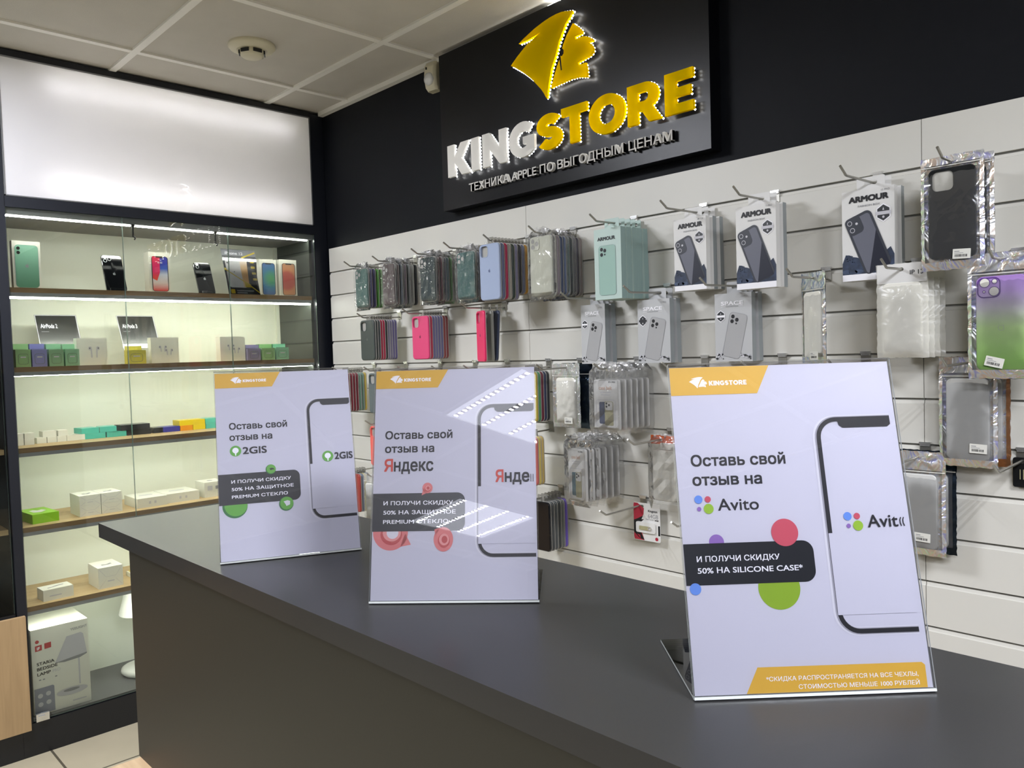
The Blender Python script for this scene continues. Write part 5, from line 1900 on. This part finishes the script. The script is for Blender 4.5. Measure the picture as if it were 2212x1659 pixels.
pouch(7, 4, -.055, .110, .222, .078, .160, 'case_clear', 'foil pouch half hidden by the big advert stand', lab=(.012, .040, -2), header=.050, depth=.016)
pouch(7, 4, -.030, .110, .220, .078, .160, 'case_clear', 'darker foil pouch behind the half hidden one', header=.050, depth=.014, xo=.012, back='navy_foil', front='navy_foil', rz=radians(3))
for n in range(4):
    pouch(3, 7, -.096 + .020 * n, .104, .198, .078, .146, 'case_frost', 'frosted bag with a pale case, %s, eighth hook of second row' % ('front' if n == 0 else ORD[n] + ' from front'), front='bag_frost', inner='bag_frost', back='bag_frost', header=.042, depth=.016, xo=.004 * n, group='frosted bags on the second row')
pouch(9, 1, -.185, .100, .190, .074, .150, 'case_clear', 'grey clear bag low between the far and middle advert stands', front='bag_crinkle', inner='bag', back='bag_crinkle', header=.036, depth=.014)

# paper header of the frosted bag
hp = hang(3, 7, -.096)
g = G().flat(rrect(-.050, -.028, .050, .012, .002, 2), -.0010, 'card_white', [disc(0, 0, .0045, 12)])
g.text('IP 13', .030, -.012, .009, -.0014, 'ink', .026, .01, 'c')
fb = [o for o in scene.objects if o.get('label', '').startswith('frosted bag with a pale case, front,')][0]
hd = g.build('paper_header', fb)
hd.location = (0, -.0026, 0)


def card_bag(k, i, y0, w_, h_, label, group, tint, first, xo=0.0, rz=0.0, drop=.040):
    p = hang(k, i, y0)
    t = thing('carded_case', label, 'carded case', (p[0] + xo, p[1] + .007, p[2]), rz, group)
    T = -drop
    B = T - h_
    g = G()
    out = rrect(-w_ / 2, B, w_ / 2, T, .008, 4)
    ins = rrect(-w_ / 2 + .002, B + .002, w_ / 2 - .002, T - .002, .006, 4)
    g.loft([[(a, .006, b) for a, b in out], [(a, -.004, b) for a, b in out], [(a, -.006, b) for a, b in ins]], 'card_white', False)
    g.build('carton', t)
    g = G()
    if first:
        Y = -.0064
        g.text('case belt', 0, T - .028, .010, Y, 'pr_orange', w_ * .52, .0, 'c')
        g.flat(rrect(-w_ * .22, T - .036, w_ * .22, T - .0345, .0005, 1), Y, 'ink_light')
        g.flat(rrect(-w_ * .18, T - .043, w_ * .18, T - .0415, .0005, 1), Y, 'ink_light')
        g.text('IP 13 PRO', w_ * .40, T - .009, .004, Y, 'ink', w_ * .26, .02, 'r')
        g.strip(rrect(-w_ * .38, B + .010, w_ * .38, T - .056, .006, 4) + [(w_ * .38, T - .062)], .0012, Y, 'ink_light')
        g.flat(rrect(-w_ * .26, B + .018, w_ * .04, B + h_ * .56, .004), Y - .0002, tint)
        g.flat(rrect(-w_ * .04, B + .014, w_ * .30, B + h_ * .57, .004), Y - .0004, 'khaki_pic')
        g.flat(rrect(-w_ * .02, B + h_ * .40, w_ * .28, B + h_ * .56, .004), Y - .0006, 'card_white')
        for cx, cz in ((.04, .53), (.04, .47), (.14, .50)):
            g.flat(disc(w_ * cx, B + h_ * cz, .0032, 12), Y - .0008, 'ink_bar')
        g.build('printed_panel', t)
    crinkle_bag(w_ + .012, h_ + drop - .010, .013, int(p[1] * 1e4) + k, 'bag').build('clear_bag', t)
    return t


mat('pr_orange', '#d2a184', 0.5)
mat('khaki_pic', '#a5a07c', 0.5)
mat('pic_navy', '#3a4668', 0.5)
mat('pic_teal', '#476a76', 0.5)
for n in range(6):
    card_bag(5, 7, -.150 + .0230 * n, .087, .140, 'bagged white card with phone picture, %s, eighth hook of third row' % ('front' if n == 0 else ORD[n] + ' from front'), 'bagged cards on the third row', 'pic_navy', n == 0, xo=.002 * n, drop=.030)
for n in range(6):
    card_bag(7, 2, -.156 + .0235 * n, .068 if n == 0 else .072, .152, 'bagged white card with phone picture, %s, third hook of fourth row' % ('front' if n == 0 else ORD[n] + ' from front'), 'bagged cards on the fourth row', 'pic_teal', n < 2, xo=.003 * n, drop=.028, rz=radians(-4 + 1.5 * n))

# orange-headed bag beside the big stand
p = hang(7, 3, -.058)
t = thing('carded_case', 'clear bag with orange header and pale case left of the big stand', 'carded case', (p[0] + .010, p[1] + .006, p[2]), 0, None)
G().prism(rrect(-.042, -.012, .042, .012, .001, 2), -.001, 0, 'header_orange' if mat('header_orange', '#cf5a1e', .45) else '', None, [disc(-.008, 0, .0048, 12)]).build('header', t)
G().prism(rrect(-.010, -.026, .040, -.008, .001, 2), -.0022, -.0014, 'label').build('price_label', t)
g = G()
o = rrect(-.036, -.168, .036, -.028, .010, 5)
i_ = rrect(-.034, -.166, .034, -.030, .008, 5)
g.loft([[(a, .008, b) for a, b in o], [(a, -.002, b) for a, b in o], [(a, -.004, b) for a, b in i_]], 'case_frost', False)
g.build('case', t)
crinkle_bag(.078, .170, .016, 77, 'bag').build('clear_bag', t)

mat('pr_usbred', '#a8243a', .4)
# memory-stick card
p = hang(9, 3, -.022)
t = thing('memory_stick_card', 'red, black and white memory-stick card hanging low on the slat wall', 'memory stick', (p[0] + .026, p[1], p[2] + .001), radians(2), None)
cw, chh = .090, .108
T, B = .010, .010 - chh
g = G().prism(rrect(-cw / 2, B, cw / 2, T, .005, 4), -.0006, .0004, 'card_white', None, [rrect(-.030, -.004, -.010, .004, .0038, 4)])
g.build('card', t)
g = G()
X = lambda u: -cw / 2 + u * cw
Z = lambda v: B + v * chh
g.flat([(X(.004), Z(.08)), (X(.03), Z(.01)), (X(.40), Z(.01)), (X(.32), Z(.18)), (X(.27), Z(.45)), (X(.30), Z(.6)), (X(.38), Z(.70)), (X(.40), Z(.86)), (X(.16), Z(.985)), (X(.02), Z(.985)), (X(.004), Z(.93))], -.0008, 'pr_usbred')
g.flat([(X(.004), Z(.20)), (X(.004), Z(.52)), (X(.12), Z(.56)), (X(.36), Z(.66)), (X(.30), Z(.56)), (X(.40), Z(.57)), (X(.28), Z(.49)), (X(.36), Z(.47)), (X(.28), Z(.40)), (X(.24), Z(.24)), (X(.32), Z(.14)), (X(.40), Z(.02)), (X(.22), Z(.05)), (X(.12), Z(.12))][::-1], -.0010, 'ink')
g.flat([(X(.12), Z(.16)), (X(.20), Z(.10)), (X(.26), Z(.04)), (X(.24), Z(.14))], -.0012, 'pr_usbred')
g.text('Kingston', X(.56), Z(.775), .0068, -.0010, 'ink_bar', cw * .34, .02)
g.text('64GB', X(.55), Z(.615), .0115, -.0010, 'ink_grey', cw * .38, .0)
g.text('DataTraveler', X(.47), Z(.565), .0042, -.0010, 'ink_grey', cw * .30, .0)
g.text('64GB', X(.80), Z(.555), .0042, -.0010, 'ink', cw * .14, .03)
g.flat([(X(.92), Z(.18)), (X(.99), Z(.18)), (X(.99), Z(.44)), (X(.92), Z(.44))], -.0010, 'ink_bar')
g.flat(disc(X(.86), Z(.085), .0052, 16), -.0010, 'pr_usbred')
g.build('printed_panel', t)
g = G().prism(rrect(X(.12), Z(.22), X(.84), Z(.50), .005, 4), -.0060, -.0010, 'card_white')
bevel(g.build('blister', t), .0015)
g = G().prism(rrect(X(.26), Z(.30), X(.62), Z(.40), .001, 2), -.0085, -.0062, 'khaki_pic')
g.prism(disc(X(.65), Z(.35), .0062, 20), -.0088, -.0062, 'chrome', None, [disc(X(.655), Z(.35), .0032, 14)])
g.build('memory_stick', t)

for o in t.children:
    for s_ in o.material_slots:
        pass

# black card cut by the right edge
p = hang(7, 5, -.010)
t = thing('accessory_card', 'small black accessory card at the right edge of the photo', 'accessory', (p[0] + .030, p[1] + .002, p[2]), 0, None)
G().prism(rrect(-.046, -.052, .046, .008, .004, 3), -.001, .001, 'black_plastic', None, [disc(-.030, 0, .0045, 12)]).build('card', t)
g = G()
for a in (-.034, -.028, -.022):
    g.flat([(a, -.036), (a + .0016, -.036), (a + .0016, -.016), (a, -.016)], -.0014, 'khaki_pic')
g.build('printed_panel', t)
